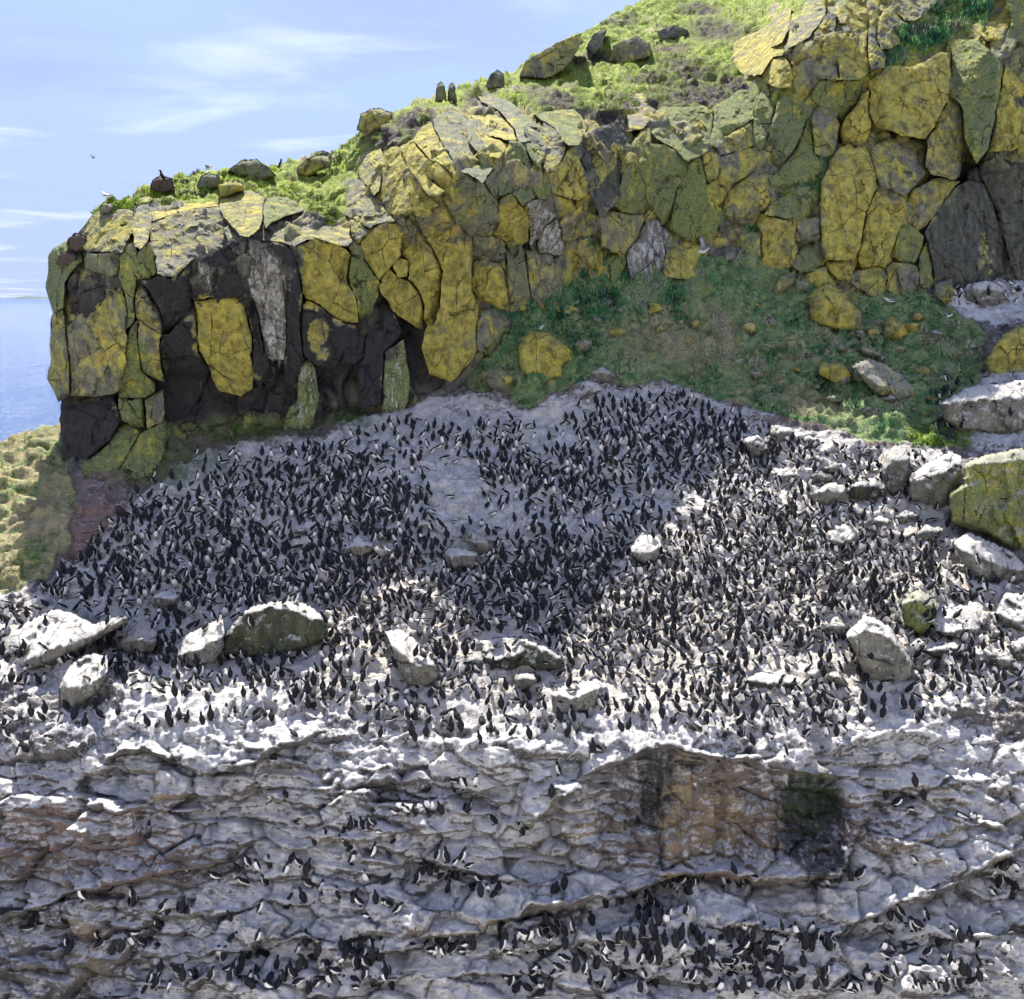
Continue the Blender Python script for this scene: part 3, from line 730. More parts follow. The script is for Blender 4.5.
# ------------------------------------------------------------------ a stone from its outline
def stone(name, poly, mat, color, depth, prot=.4, ridge=None, k=.05, res=2.4, thick=1.6, rnd=5.0, rdepth=.35, amp=.07, seed=0, parent=None, closed=False, lean=.0, facets=2, ftilt=.02, grain=1.0, flat=False, field=None):
    rs = np.random.default_rng(seed * 7 + 3)
    p = np.asarray(poly, float); q = np.roll(p, -1, 0)
    B = []
    for a, b in zip(p, q):
        n = max(1, int(round(np.hypot(*(b - a)) / res)))
        for s in range(n): B.append(a + (b - a) * s / n)
    B = np.array(B)
    c0 = p.mean(0)
    # crumbled outline
    jit = .9 * vnoise(np.stack([B[:, 0] * .16, B[:, 1] * .16, np.full(len(B), seed * 1.7)], -1), 81) + .7 * vnoise(np.stack([B[:, 0] * .5, B[:, 1] * .5, np.full(len(B), seed * 1.1)], -1), 82)
    rad = B - c0; rad /= np.linalg.norm(rad, axis=1, keepdims=True) + 1e-9
    size = max(np.ptp(p[:, 0]), np.ptp(p[:, 1]))
    B = B + rad * (jit * min(1.0, size / 30.0))[:, None]
    gx, gy = np.meshgrid(np.arange(B[:, 0].min(), B[:, 0].max(), res), np.arange(B[:, 1].min(), B[:, 1].max(), res))
    gx = gx + rs.uniform(-.35, .35, gx.shape) * res; gy = gy + rs.uniform(-.35, .35, gy.shape) * res
    gx, gy = gx.ravel(), gy.ravel()
    ok = in_poly(gx, gy, B)
    gx, gy = gx[ok], gy[ok]
    ok = edge_dist(gx, gy, B) > res * .55
    I = np.stack([gx[ok], gy[ok]], -1)
    pts = np.concatenate([B, I]); nb = len(B)
    vs, _, fs, ov, _, _ = delaunay_2d_cdt([Vector(v) for v in pts], [(i, (i + 1) % nb) for i in range(nb)], [], 1, 1e-6)
    v2 = np.array([tuple(v) for v in vs])
    bmap = {}
    for new, olds in enumerate(ov):
        for o_ in olds:
            if o_ < nb: bmap.setdefault(o_, new)
    ring = [bmap[i] for i in range(nb)]
    x, y = v2[:, 0], v2[:, 1]
    e = edge_dist(x, y, B)
    Y0 = depth(x, y)                       # smooth plane of the face
    mpp = Y0.mean() / FPX                  # metres per pixel there
    top = Y0 - prot + lean * (p[:, 1].max() - y)
    if ridge is not None:
        r = np.asarray(ridge, float)
        r = r[np.argsort(r[:, 0])]
        yr = np.interp(x, r[:, 0], r[:, 1]) + 1.2 * vnoise(np.stack([x * .2, 0 * x, 0 * x + seed], -1), 83)
        up = yr - y
        top = top + np.where(up > 0, k * up, 0) + .012 * np.clip(-up, 0, 4)
    S = max(8.0, size)
    for f in range(facets):                # broken corners
        an = rs.uniform(0, 2 * math.pi); off = rs.uniform(.12, .34) * S
        d = (x - c0[0]) * math.cos(an) + (y - c0[1]) * math.sin(an) - off
        top = np.maximum(top, top + rs.uniform(.5, 1.4) * ftilt * np.clip(d, 0, None) * mpp / .045)
    tt = np.clip(e / rnd, 0, 1)
    top = top + rdepth * (1 - np.sqrt(np.clip(1 - (1 - tt) ** 2, 0, 1)))
    P = place(x, y, top)
    dn = amp * (fbm(P * 1.3 + seed, 4, 91) * .6 + .45 * fbm(P * 4.0, 3, 92)) * grain
    val, tl, ed = cells(P * np.array([1.1, .8, .8]) + seed * .37, 95)
    v3, t3, e3 = cells(P * np.array([2.6, 2.0, 1.9]) + seed * .71, 97)
    dn = dn + amp * (.9 * val + 3.0 * tl + .4 * v3 + 1.5 * t3) * smooth(0, 3, e)
    top = top - dn
    P = place(x, y, top)
    V = [P]; n = len(P)
    Bx, By = x[ring], y[ring]
    F = []
    for f in fs:
        a, b_, c = f
        cr = (x[b_] - x[a]) * (y[c] - y[a]) - (y[b_] - y[a]) * (x[c] - x[a])
        F.append((a, b_, c) if cr < 0 else (a, c, b_))
    area = .5 * np.sum(Bx * np.roll(By, -1) - np.roll(Bx, -1) * By)
    rings = [ring]
    cen = np.array([Bx.mean(), By.mean()])
    for dd, sc in ((.35, 1.0), (1.0, .96)) if not closed else ((.45, .99), (1.0, .80)):
        px = cen[0] + (Bx - cen[0]) * sc; py = cen[1] + (By - cen[1]) * sc
        V.append(place(px, py, top[ring] + thick * dd)); rings.append(list(range(n, n + nb))); n += nb
    for a, b_ in zip(rings[:-1], rings[1:]):
        for i in range(nb):
            j = (i + 1) % nb
            F.append((a[i], b_[i], b_[j], a[j]) if area > 0 else (a[i], a[j], b_[j], b_[i]))
    if closed:
        V.append(place(cen[0:1], cen[1:2], np.array([top[ring].mean() + thick * 1.15])))
        last = rings[-1]
        for i in range(nb):
            j = (i + 1) % nb
            F.append((last[i], n, last[j]) if area > 0 else (last[i], last[j], n))
    V = np.concatenate(V)
    org = np.array([V[:, 0].mean(), V[:, 1].mean(), V[:, 2].min()]) if parent is None else None
    o = mesh_obj(name, V, F, mat, parent, smooth_=not flat, origin=org)
    o.color = color
    if field is not None: attr4(o, 'rk', field(V, color))
    collide(P, [f for f in F if max(f) < len(P)])
    return o
# ------------------------------------------------------------------ jointed rock of the cliff, block by block
TINT = {'Y': (.86, .30, .06, .05), 'y': (.56, .44, .14, .06), 'G': (.30, .85, .12, .07), 'g': (.42, .74, .10, .08), 'O': (.78, .12, .02, 0),
        'B': (.36, .34, .24, .06), 'b': (.56, .46, .18, .05), 'D': (.16, .36, .80, .34), 'N': (.22, .46, .56, .22), 'W': (.10, .25, .45, .70), 'P': (.34, .52, .03, .36), 'o': (.50, .40, .10, .1), 'R': (.14, .34, .56, .20), 'C': (.20, .70, .10, .60)}  # the darkest tint joins black stain with painted deep shade
def E(s): return [tuple(float(c) for c in a.split(',')) for a in s.split()]
BLOCKS = [
 # the prow on the left
 ('b', .7, '89,252 87,228 92,214 108,207 124,209 133,214 134,232 124,237 120,251'), ('P', .45, '87,268 88,254 118,252 117,264 112,277 97,272'),
 ('b', .55, '65,284 74,269 88,271 112,279 122,288 127,312 125,340 126,362 118,392 90,396 71,395 70,360 64,320'),
 ('g', .4, '48,256 53,249 64,248 78,260 74,267 65,283 63,308 53,312 49,297 45,288 48,272'), ('b', .5, '53,314 63,310 66,340 69,365 69,395 60,398 55,391 47,379 48,370 53,360 50,346'),
 ('D', .25, '70,399 112,397 117,420 110,440 95,450 76,460 64,462 62,430 60,415 64,402'), ('g', .25, '122,257 134,242 140,262 134,280 130,300 132,322 126,330 128,310 123,288'),
 ('g', .65, '134,270 138,252 148,241 155,254 154,272 148,278 138,278'), ('y', .5, '132,222 140,198 150,196 152,222 148,239 140,250 135,246'),
 ('b', .8, '149,231 153,222 188,209 216,207 229,226 230,238 212,254 192,259 184,267 176,275 160,271 152,246'), ('O', .85, '152,221 152,208 164,203 210,199 217,206 188,209'),
 ('D', .35, '193,261 212,256 232,239 240,262 245,290 236,298 215,296 195,300 191,280'), ('D', .45, '142,281 152,280 176,282 190,264 190,314 180,320 168,332 161,312 152,296'),
 ('y', .6, '141,283 151,297 160,313 160,330 158,374 142,371 138,340 140,318 138,296'), ('g', .5, '131,330 137,322 137,342 141,371 150,391 145,398 120,397 119,385 126,352'),
 ('Y', .75, '196,303 220,298 234,296 243,306 252,340 250,356 253,379 239,388 224,384 216,368 200,350 198,334'), ('D', .4, '169,333 181,321 195,306 197,350 205,368 190,375 165,366 160,345'),
 ('g', .55, '89,467 104,448 120,429 127,424 140,431 126,457 118,470 106,479 96,479'), ('g', .6, '141,432 160,428 157,448 147,472 124,479 119,472 127,457'),
 ('g', .35, '120,400 142,400 144,427 126,423 121,412'), ('y', .4, '145,400 156,398 157,420 148,428'),
 # under the lit slab
 ('b', 1.0, '220,208 232,193 250,190 261,200 260,220 248,231 232,224 223,217'), ('g', .7, '266,205 276,196 288,198 304,210 287,216 270,221 266,226'),
 ('o', 1.4, '257,239 266,230 286,218 308,209 324,214 348,224 351,240 340,245 314,237 302,240 286,235 270,239'),
 ('W', .5, '248,243 258,241 274,250 286,262 280,290 284,330 280,354 267,352 258,310 247,280'), ('D', .85, '262,243 276,246 290,260 297,280 298,310 300,340 301,380 295,400 291,360 290,320 286,285 276,262'),
 ('Y', .5, '304,247 314,239 340,247 350,256 346,280 356,300 358,322 346,322 334,316 320,304 308,298 303,268'), ('G', .35, '352,257 360,262 374,284 371,318 360,324 358,300 349,280'),
 ('D', .4, '308,301 320,307 334,319 352,326 366,333 340,356 320,360 306,354 301,322'), ('Y', .6, '311,324 318,318 325,321 331,340 326,355 318,352'),
 ('Y', .7, '361,241 386,228 402,236 396,260 380,271 368,258'), ('y', .6, '351,221 360,222 366,232 358,241 352,238'),
 ('y', .7, '346,208 347,181 360,180 374,198 384,217 364,224 352,216'), ('y', .6, '361,178 368,156 380,149 384,160 380,180 374,195'),
 ('Y', .6, '385,153 397,152 420,191 427,200 408,204 392,208 384,197 382,165'), ('Y', .5, '403,152 412,143 426,165 424,174 441,190 430,193 411,170'),
 ('Y', .65, '415,140 430,130 458,170 454,176 438,160'), ('Y', .8, '427,173 436,164 444,168 455,182 450,189 438,186'),
 ('P', .6, '436,121 444,116 464,119 470,126 488,156 495,166 482,181 468,174 460,170 442,140'), ('O', .8, '466,110 480,106 496,110 514,126 514,138 506,139 490,136 470,119'),
 ('Y', .8, '476,130 490,138 508,144 498,158 490,156 480,142'), ('P', .85, '478,96 492,98 520,120 538,132 534,136 520,140 515,129 498,109'),
 ('g', .6, '500,160 510,142 520,146 532,168 530,196 522,204 512,192 500,195 496,168'), ('Y', .75, '500,200 512,194 528,220 528,240 516,242 498,234'),
 ('P', .4, '486,181 496,169 499,194 493,197'), ('P', .55, '458,184 464,173 480,183 498,201 500,220 488,230 474,226 470,210 466,224 458,208 456,194'),
 ('g', .5, '530,146 540,144 544,152 540,166 533,160'), ('y', .6, '544,124 556,130 564,154 556,170 548,172 542,150'), ('g', .7, '540,116 552,111 570,114 578,128 576,140 562,140 556,128'),
 ('Y', .9, '558,165 568,156 580,172 578,192 570,198 553,192 549,175'), ('G', .4, '534,172 546,174 551,192 545,200 536,190'), ('Y', .55, '554,197 570,200 571,208 558,216'),
 ('W', .25, '529,206 550,197 556,216 544,224 540,236 531,240'), ('W', .4, '541,234 556,220 562,232 556,248 542,248'), ('y', .5, '560,224 576,216 578,228 564,238'),
 # the yellow pillar and its neighbours
 ('Y', .95, '430,238 440,226 466,238 469,270 470,312 475,332 474,348 462,358 450,374 436,368 430,348 434,328 444,304 442,282 447,272 436,250'),
 ('Y', .7, '401,238 414,238 430,251 440,273 438,285 433,320 426,316 424,288 410,278 408,260'), ('Y', .9, '394,261 408,261 407,276 398,278'),
 ('Y', .6, '384,287 391,274 408,283 422,304 420,320 408,312 398,306'), ('P', .5, '480,240 498,241 504,250 506,272 500,262 486,256 478,258'), ('Y', .6, '478,260 487,257 500,264 507,290 502,302 474,288 475,270'),
 ('P', .45, '507,250 524,251 530,298 518,302 509,292'), ('o', .4, '526,252 546,260 554,280 544,298 532,297'), ('o', .3, '478,332 484,318 494,316 504,330 502,344 490,358 480,348'),
 # the green middle
 ('g', .8, '618,204 622,176 630,167 642,174 640,196 632,210 624,210'), ('y', .7, '609,219 620,216 639,220 636,236 622,247 609,240'), ('N', .25, '586,144 604,134 618,130 624,166 618,200 604,204 594,180'),
 ('g', .6, '660,130 662,106 688,108 712,114 711,136 700,156 680,152 668,138'), ('g', .6, '648,176 656,151 676,151 678,168 664,176 650,188'),
 ('G', .7, '672,220 688,177 700,159 706,185 718,210 710,226 688,232'), ('Y', .8, '702,156 718,156 719,170 709,182'), ('Y', .85, '704,186 714,184 718,194 716,209 709,207'),
 ('G', .4, '660,196 668,178 672,196 668,220 661,226'), ('W', .3, '634,252 646,228 660,220 662,250 648,278 638,276'), ('Y', .5, '668,246 678,244 700,256 698,272 672,270'),
 ('g', .6, '712,137 716,104 740,98 752,98 754,118 732,132 720,138'), ('y', .65, '719,141 752,122 758,144 720,154'), ('y', .5, '720,158 756,148 758,167 736,182 721,182'), ('y', .5, '730,212 734,186 758,171 763,176 762,205 750,218'),
 # the high slabs
 ('Y', .7, '733,56 734,44 750,34 766,28 781,38 776,52 762,72 746,66'), ('Y', .6, '764,74 772,58 788,70 788,83'), ('y', .6, '796,84 797,52 812,37 824,24 836,15 832,50 838,78 820,73 816,83'),
 ('Y', .7, '838,14 850,6 863,1 868,20 866,50 869,70 858,78 841,78 836,50'), ('y', .6, '866,2 876,15 876,40 878,64 871,69 868,50 870,20'), ('y', .4, '796,40 798,22 818,19 808,38'),
 ('y', .5, '878,40 880,18 892,10 903,25 898,36 882,44'), ('g', .5, '754,122 756,100 774,110 766,140 762,152 753,148'), ('g', .7, '764,144 776,111 796,98 807,109 798,142 776,170 764,162'),
 ('g', .5, '774,180 796,152 808,121 814,160 812,170 792,188 777,192'), ('y', .55, '814,120 820,108 838,112 830,128 828,148 816,152'), ('g', .4, '820,82 838,84 858,82 858,100 840,116 820,104'),
 ('Y', 1.1, '824,244 823,204 830,184 842,158 849,146 860,152 872,176 868,204 864,224 860,246 848,259 826,260'), ('Y', .9, '848,141 850,118 860,100 868,92 867,110 862,130 857,146'),
 ('Y', .9, '868,209 880,196 890,192 894,216 888,248 882,264 866,266 861,252'), ('y', .7, '880,174 878,152 892,147 920,149 918,170 902,188 885,184'),
 ('Y', 1.7, '869,108 872,88 894,73 911,75 927,70 950,54 951,68 947,102 930,126 923,130 905,128 880,119'), ('g', 1.5, '952,47 974,47 984,56 999,72 994,101 988,126 979,150 974,139 961,104 952,96'),
 ('O', 1.3, '979,17 988,11 1004,14 1008,21 999,32 990,32'), ('y', 1.0, '930,158 946,105 957,98 961,107 954,144 952,181 943,174 931,163'), ('Y', .9, '1001,115 1003,101 1008,71 1024,86 1060,98 1060,130 1024,133 1011,142 998,142'),
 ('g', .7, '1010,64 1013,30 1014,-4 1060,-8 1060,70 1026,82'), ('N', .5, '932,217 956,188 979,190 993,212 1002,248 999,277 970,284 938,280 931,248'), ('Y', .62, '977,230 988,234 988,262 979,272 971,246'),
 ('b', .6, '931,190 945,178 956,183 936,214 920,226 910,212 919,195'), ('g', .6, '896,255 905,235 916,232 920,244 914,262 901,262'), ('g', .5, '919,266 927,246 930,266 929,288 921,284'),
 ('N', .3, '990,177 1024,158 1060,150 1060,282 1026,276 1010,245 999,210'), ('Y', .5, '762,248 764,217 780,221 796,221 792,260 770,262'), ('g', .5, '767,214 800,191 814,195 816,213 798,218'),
 ('o', .55, '794,240 798,221 816,221 818,240 806,238'), ('g', .4, '797,264 806,248 818,246 822,264 808,272'), ('g', .3, '749,240 760,236 758,252 750,254'),
 ('y', .8, '858,280 876,267 887,278 876,289'), ('o', .5, '888,270 905,262 918,268 918,285 905,290 890,285'), ('Y', .6, '808,274 826,266 828,280 814,283'), ('Y', .5, '826,262 848,262 846,272 828,270'),
 # foot of the left buttress, drip columns
 
 ('D', .1, '366,338 380,302 393,330 383,352 380,400 366,398'), 
 ('C', .5, '386,352 397,350 402,380 398,412 388,414 384,382'), ('C', .4, '299,366 306,364 311,400 302,430 291,434 297,408'),
 ('W', .35, '198,262 208,260 212,296 200,297'), ('D', .3, '246,300 256,300 262,345 258,380 252,376 254,342'), ('D', .3, '345,330 365,336 362,356 345,358'),
 # crags on the ridge
 ('b', .9, '519,76 525,61 556,43 582,33 580,48 563,71 546,78'), ('b', .8, '586,48 594,33 607,30 601,46 588,61'), ('y', .9, '609,61 613,46 637,36 650,43 650,56 622,63'), ('B', .7, '657,31 673,25 688,30 683,38 660,39'),
 ('b', .5, '895,-6 915,-14 935,-8 918,10 905,18 898,8'), ('D', .3, '1014,84 1024,88 1022,110 1012,112'),
]
def fit_together(polys, grow=8.0, gap=.9):
    """let every block grow outwards until it meets its neighbours, so that only thin joints stay open"""
    out = []
    boxes = [(p[:, 0].min(), p[:, 0].max(), p[:, 1].min(), p[:, 1].max()) for p in polys]
    steps = np.arange(.5, grow + .01, .75)
    for i, p in enumerate(polys):
        q = np.roll(p, -1, 0); pts = []
        for a, b in zip(p, q):
            n = max(1, int(np.hypot(*(b - a)) / 5.0))
            for k in range(n): pts.append(a + (b - a) * k / n)
        pts = np.array(pts)
        tg = np.roll(pts, -1, 0) - np.roll(pts, 1, 0); nr = np.stack([tg[:, 1], -tg[:, 0]], -1); nr /= np.linalg.norm(nr, axis=1, keepdims=True) + 1e-9
        if in_poly(pts[:, 0] + nr[:, 0] * .6, pts[:, 1] + nr[:, 1] * .6, p).mean() > .5: nr = -nr
        near = [polys[j] for j in range(len(polys)) if j != i and boxes[j][0] < boxes[i][1] + 2 * grow and boxes[j][1] > boxes[i][0] - 2 * grow and boxes[j][2] < boxes[i][3] + 2 * grow and boxes[j][3] > boxes[i][2] - 2 * grow]
        best = np.zeros(len(pts)); alive = np.ones(len(pts), bool)
        for t in steps:
            c = pts + nr * t
            d = np.full(len(pts), 1e9)
            for o_ in near:
                e = edge_dist(c[:, 0], c[:, 1], o_); e = np.where(in_poly(c[:, 0], c[:, 1], o_), -e, e); d = np.minimum(d, e)
            own = edge_dist(c[:, 0], c[:, 1], p)
            ok = alive & (d > own + gap) & ~in_poly(c[:, 0], c[:, 1], p)
            ok &= (c[:, 0] > np.interp(c[:, 1], LEFT_Y, LEFT_X) + 1) & (c[:, 1] < np.interp(c[:, 0], BASE_X, BASE_Y) + 4) & ~in_poly(c[:, 0], c[:, 1], T1) & ~in_poly(c[:, 0], c[:, 1], T2)
            if p[:, 1].mean() < 70 and p[:, 0].mean() < 700: ok &= t < 1
            best = np.where(ok, t, best); alive = ok
        ed_n = np.stack([(np.roll(pts, -1, 0) - pts)[:, 1], -(np.roll(pts, -1, 0) - pts)[:, 0]], -1); ed_n /= np.linalg.norm(ed_n, axis=1, keepdims=True) + 1e-9
        mitre = 1 / np.clip(np.abs((ed_n * nr).sum(1)), .55, 1)
        best = np.minimum(best, .5 * (np.roll(best, 1) + np.roll(best, -1)) + 2.5)
        out.append(pts + nr * (best * mitre)[:, None])
    return out
RAW = [np.array(E(b[2])) for b in BLOCKS]
FIT = fit_together(RAW)
# crusts and stains spread over the joints: every point takes part of its tint from a neighbour a little way off
TG = np.full((260, 560, 4), np.nan)
gy_, gx_ = np.mgrid[0:260, 0:560]; gx_ = gx_ * 2.0 - 20; gy_ = gy_ * 2.0 - 30
for q_, b_ in zip(FIT, BLOCKS):
    a0, a1 = int((q_[:, 0].min() + 20) // 2), int((q_[:, 0].max() + 20) // 2) + 2; c0, c1 = int((q_[:, 1].min() + 30) // 2), int((q_[:, 1].max() + 30) // 2) + 2
    a0, c0 = max(a0, 0), max(c0, 0)
    m_ = in_poly(gx_[c0:c1, a0:a1], gy_[c0:c1, a0:a1], q_); sub = TG[c0:c1, a0:a1]; sub[m_] = TINT[b_[0]]
def tint_field(V, own):
    x, y = pixel(V)
    wx = x + 13 * fbm(V * .55, 3, 301) + 9 * fbm(V * 1.9, 3, 303); wy = y + 18 * fbm(V * .55, 3, 305) + 9 * fbm(V * 1.9, 3, 307)
    t = TG[np.clip(((wy + 30) / 2).astype(int), 0, 259), np.clip(((wx + 20) / 2).astype(int), 0, 559)]
    own = np.broadcast_to(np.asarray(own, float), t.shape)
    t = np.where(np.isnan(t), own, t)
    return .35 * own + .65 * t
for n_, (c_, pr_, s_) in enumerate(BLOCKS):
    poly = FIT[n_]
    x_, y_ = poly[:, 0], poly[:, 1]
    d_ = C_TPS(x_, y_)
    A_ = np.stack([np.ones_like(x_), x_ - x_.mean(), y_ - y_.mean()], -1)
    k_ = np.linalg.lstsq(A_, d_, rcond=None)[0]
    rs_ = np.random.default_rng(n_ + 5)
    tx, ty = float(np.clip(rs_.normal(0, .012), -.022, .022)), float(np.clip(rs_.normal(-.004, .010), -.022, .018))
    if np.ptp(x_) > 45 or np.ptp(y_) > 60: tx, ty = .5 * tx, .5 * ty
    fn = lambda x, y, k_=k_, mx=x_.mean(), my=y_.mean(), tx=tx, ty=ty: k_[0] + (k_[1] + tx) * (x - mx) + (k_[2] + ty) * (y - my)
    w_ = max(np.ptp(x_), np.ptp(y_))
    ridge_crag = y_.mean() < 70 and x_.mean() < 700
    if ridge_crag:                         # crags stand up out of the turf
        Yb_ = float(C_TPS(np.array([x_.mean()]), np.array([y_.max()]))[0]); fn = lambda x, y, Yb_=Yb_, yb_=y_.max(): Yb_ + .02 * (yb_ - y)
    t_ = TINT[c_]
    t_ = tuple(float(np.clip(v + rs_.normal(0, .05), 0, 1)) for v in t_)
    top_lit = c_ == 'O' or n_ == 23
    stone('rock_block', poly, M_CLIFF, t_, fn, (.45 * pr_ + .12 if pr_ < 1 else .85 * pr_), thick=9 if ridge_crag else 2.6, rnd=min(1.4, w_ * .10), rdepth=.09, amp=.075, seed=n_ + 1, parent=CLIFF, facets=2, ftilt=.030, res=2.1, flat=True, field=tint_field,
          ridge=[(x_.min(), y_.max() - 2), (x_.max(), y_.max() - 2)] if top_lit else None, k=.085)

# smaller broken rock that fills the cliff between the big blocks
ALL_POLY = FIT
rf = np.random.default_rng(31); put = []
def region_tint(x, y):
    if x > 925 and y > 165: return 'NNB'
    if x < 420 and y > 268 - .1 * x: return 'DDDB'
    if x < 360: return 'bBoy'
    if x < 600: return 'yPbYo'
    if x < 725: return 'ggNGy'
    return 'ygyYo'
tries = 0
while len(put) < 70 and tries < 9000:
    tries += 1
    x = rf.uniform(56, 1050); y = rf.uniform(0, 470)
    yb = np.interp(x, BASE_X, BASE_Y); ys = np.interp(x, SKY_X, SKY_Y)
    if y > yb - 6 or y < ys + 16: continue
    X1, Y1 = np.array([x]), np.array([y])
    if in_poly(X1, Y1, T1)[0] or in_poly(X1, Y1, T2)[0] or in_poly(X1, Y1, T3)[0]: continue
    if x < 425 and y > 262: continue
    if any(in_poly(X1, Y1, q)[0] and edge_dist(X1, Y1, q)[0] > -1 for q in ALL_POLY): continue
    if any((x - a) ** 2 + ((y - b) * .8) ** 2 < 17 ** 2 for a, b in put): continue
    put.append((x, y))
for n_, (x, y) in enumerate(put):
    m = int(rf.integers(5, 8)); rr = rf.uniform(10, 19)
    an = np.arange(m) * 2 * math.pi / m + rf.uniform(-.35, .35, m)
    tilt = .35 if x < 560 else -.15
    lx, ly = rr * rf.uniform(.7, 1.15, m) * np.cos(an) * .8, rr * rf.uniform(.8, 1.25, m) * np.sin(an) * 1.25
    poly = np.stack([x + lx + tilt * ly, y + ly], -1)
    d0 = float(C_TPS(np.array([x]), np.array([y]))[0]); gx = float(C_TPS(np.array([x + 6.]), np.array([y]))[0] - d0) / 6; gy = float(C_TPS(np.array([x]), np.array([y + 6.]))[0] - d0) / 6
    gx += rf.normal(0, .012); gy += rf.normal(0, .012)
    tt = region_tint(x, y); t_ = tuple(float(np.clip(v + rf.normal(0, .08), 0, 1)) for v in TINT[tt[int(rf.integers(len(tt)))]])
    stone('rock_block', poly, M_CLIFF, t_, lambda a, b, d0=d0, gx=gx, gy=gy, x=x, y=y: d0 + gx * (a - x) + gy * (b - y), rf.uniform(-.10, .10), thick=1.8, rnd=2.2, rdepth=.16, amp=.10, seed=900 + n_, parent=CLIFF, facets=3, ftilt=.045, flat=True, field=tint_field)
# ------------------------------------------------------------------ loose boulders, each lying on the slope
BT = {'w': (.15, .25, .32, .95), 'W': (.05, .1, .15, 1.0), 'd': (.12, .60, .62, .75), 'y': (.72, .45, .12, .12), 'g': (.35, .75, .2, .5), 'b': (.22, .2, .35, .55), 'n': (.55, .5, .2, .1), 's': (.42, .5, .1, .3), 'h': (.46, .72, .18, .45)}
def ground_at(poly):
    p = np.asarray(poly, float)
    yb = p[:, 1].max(); xb = p[p[:, 1] > yb - .25 * np.ptp(p[:, 1]), 0].mean()
    return xb, yb, float(ground_depth(np.array([xb]), np.array([yb]))[0])
def boulder(name, label, tint, s, ridge=None, thick=None, k=.05, prot=.12, cat='boulder', lean=.006, base=None, group=None):
    p = np.array(E(s)); xb, yb, Yg = ground_at(p)
    if base is not None: Yg = base
    w = np.ptp(p[:, 0]); m = Yg / FPX
    rd = E(ridge) if ridge else [(p[:, 0].min(), p[:, 1].min() + .42 * np.ptp(p[:, 1])), (p[:, 0].max(), p[:, 1].min() + .42 * np.ptp(p[:, 1]))]
    sd = int(abs(p.sum())) % 9973
    o = stone(name, p, M_BOULDER, BT[tint], lambda x, y: np.full(np.shape(x), Yg), prot, rd, k, res=2.0, thick=thick or max(.5, .75 * w * m), rnd=min(4.0, .16 * w), rdepth=.10 + .10 * w * m, amp=.085, seed=sd, closed=True, lean=lean, facets=3, ftilt=.028)
    tag(o, label, cat, group)
    return o
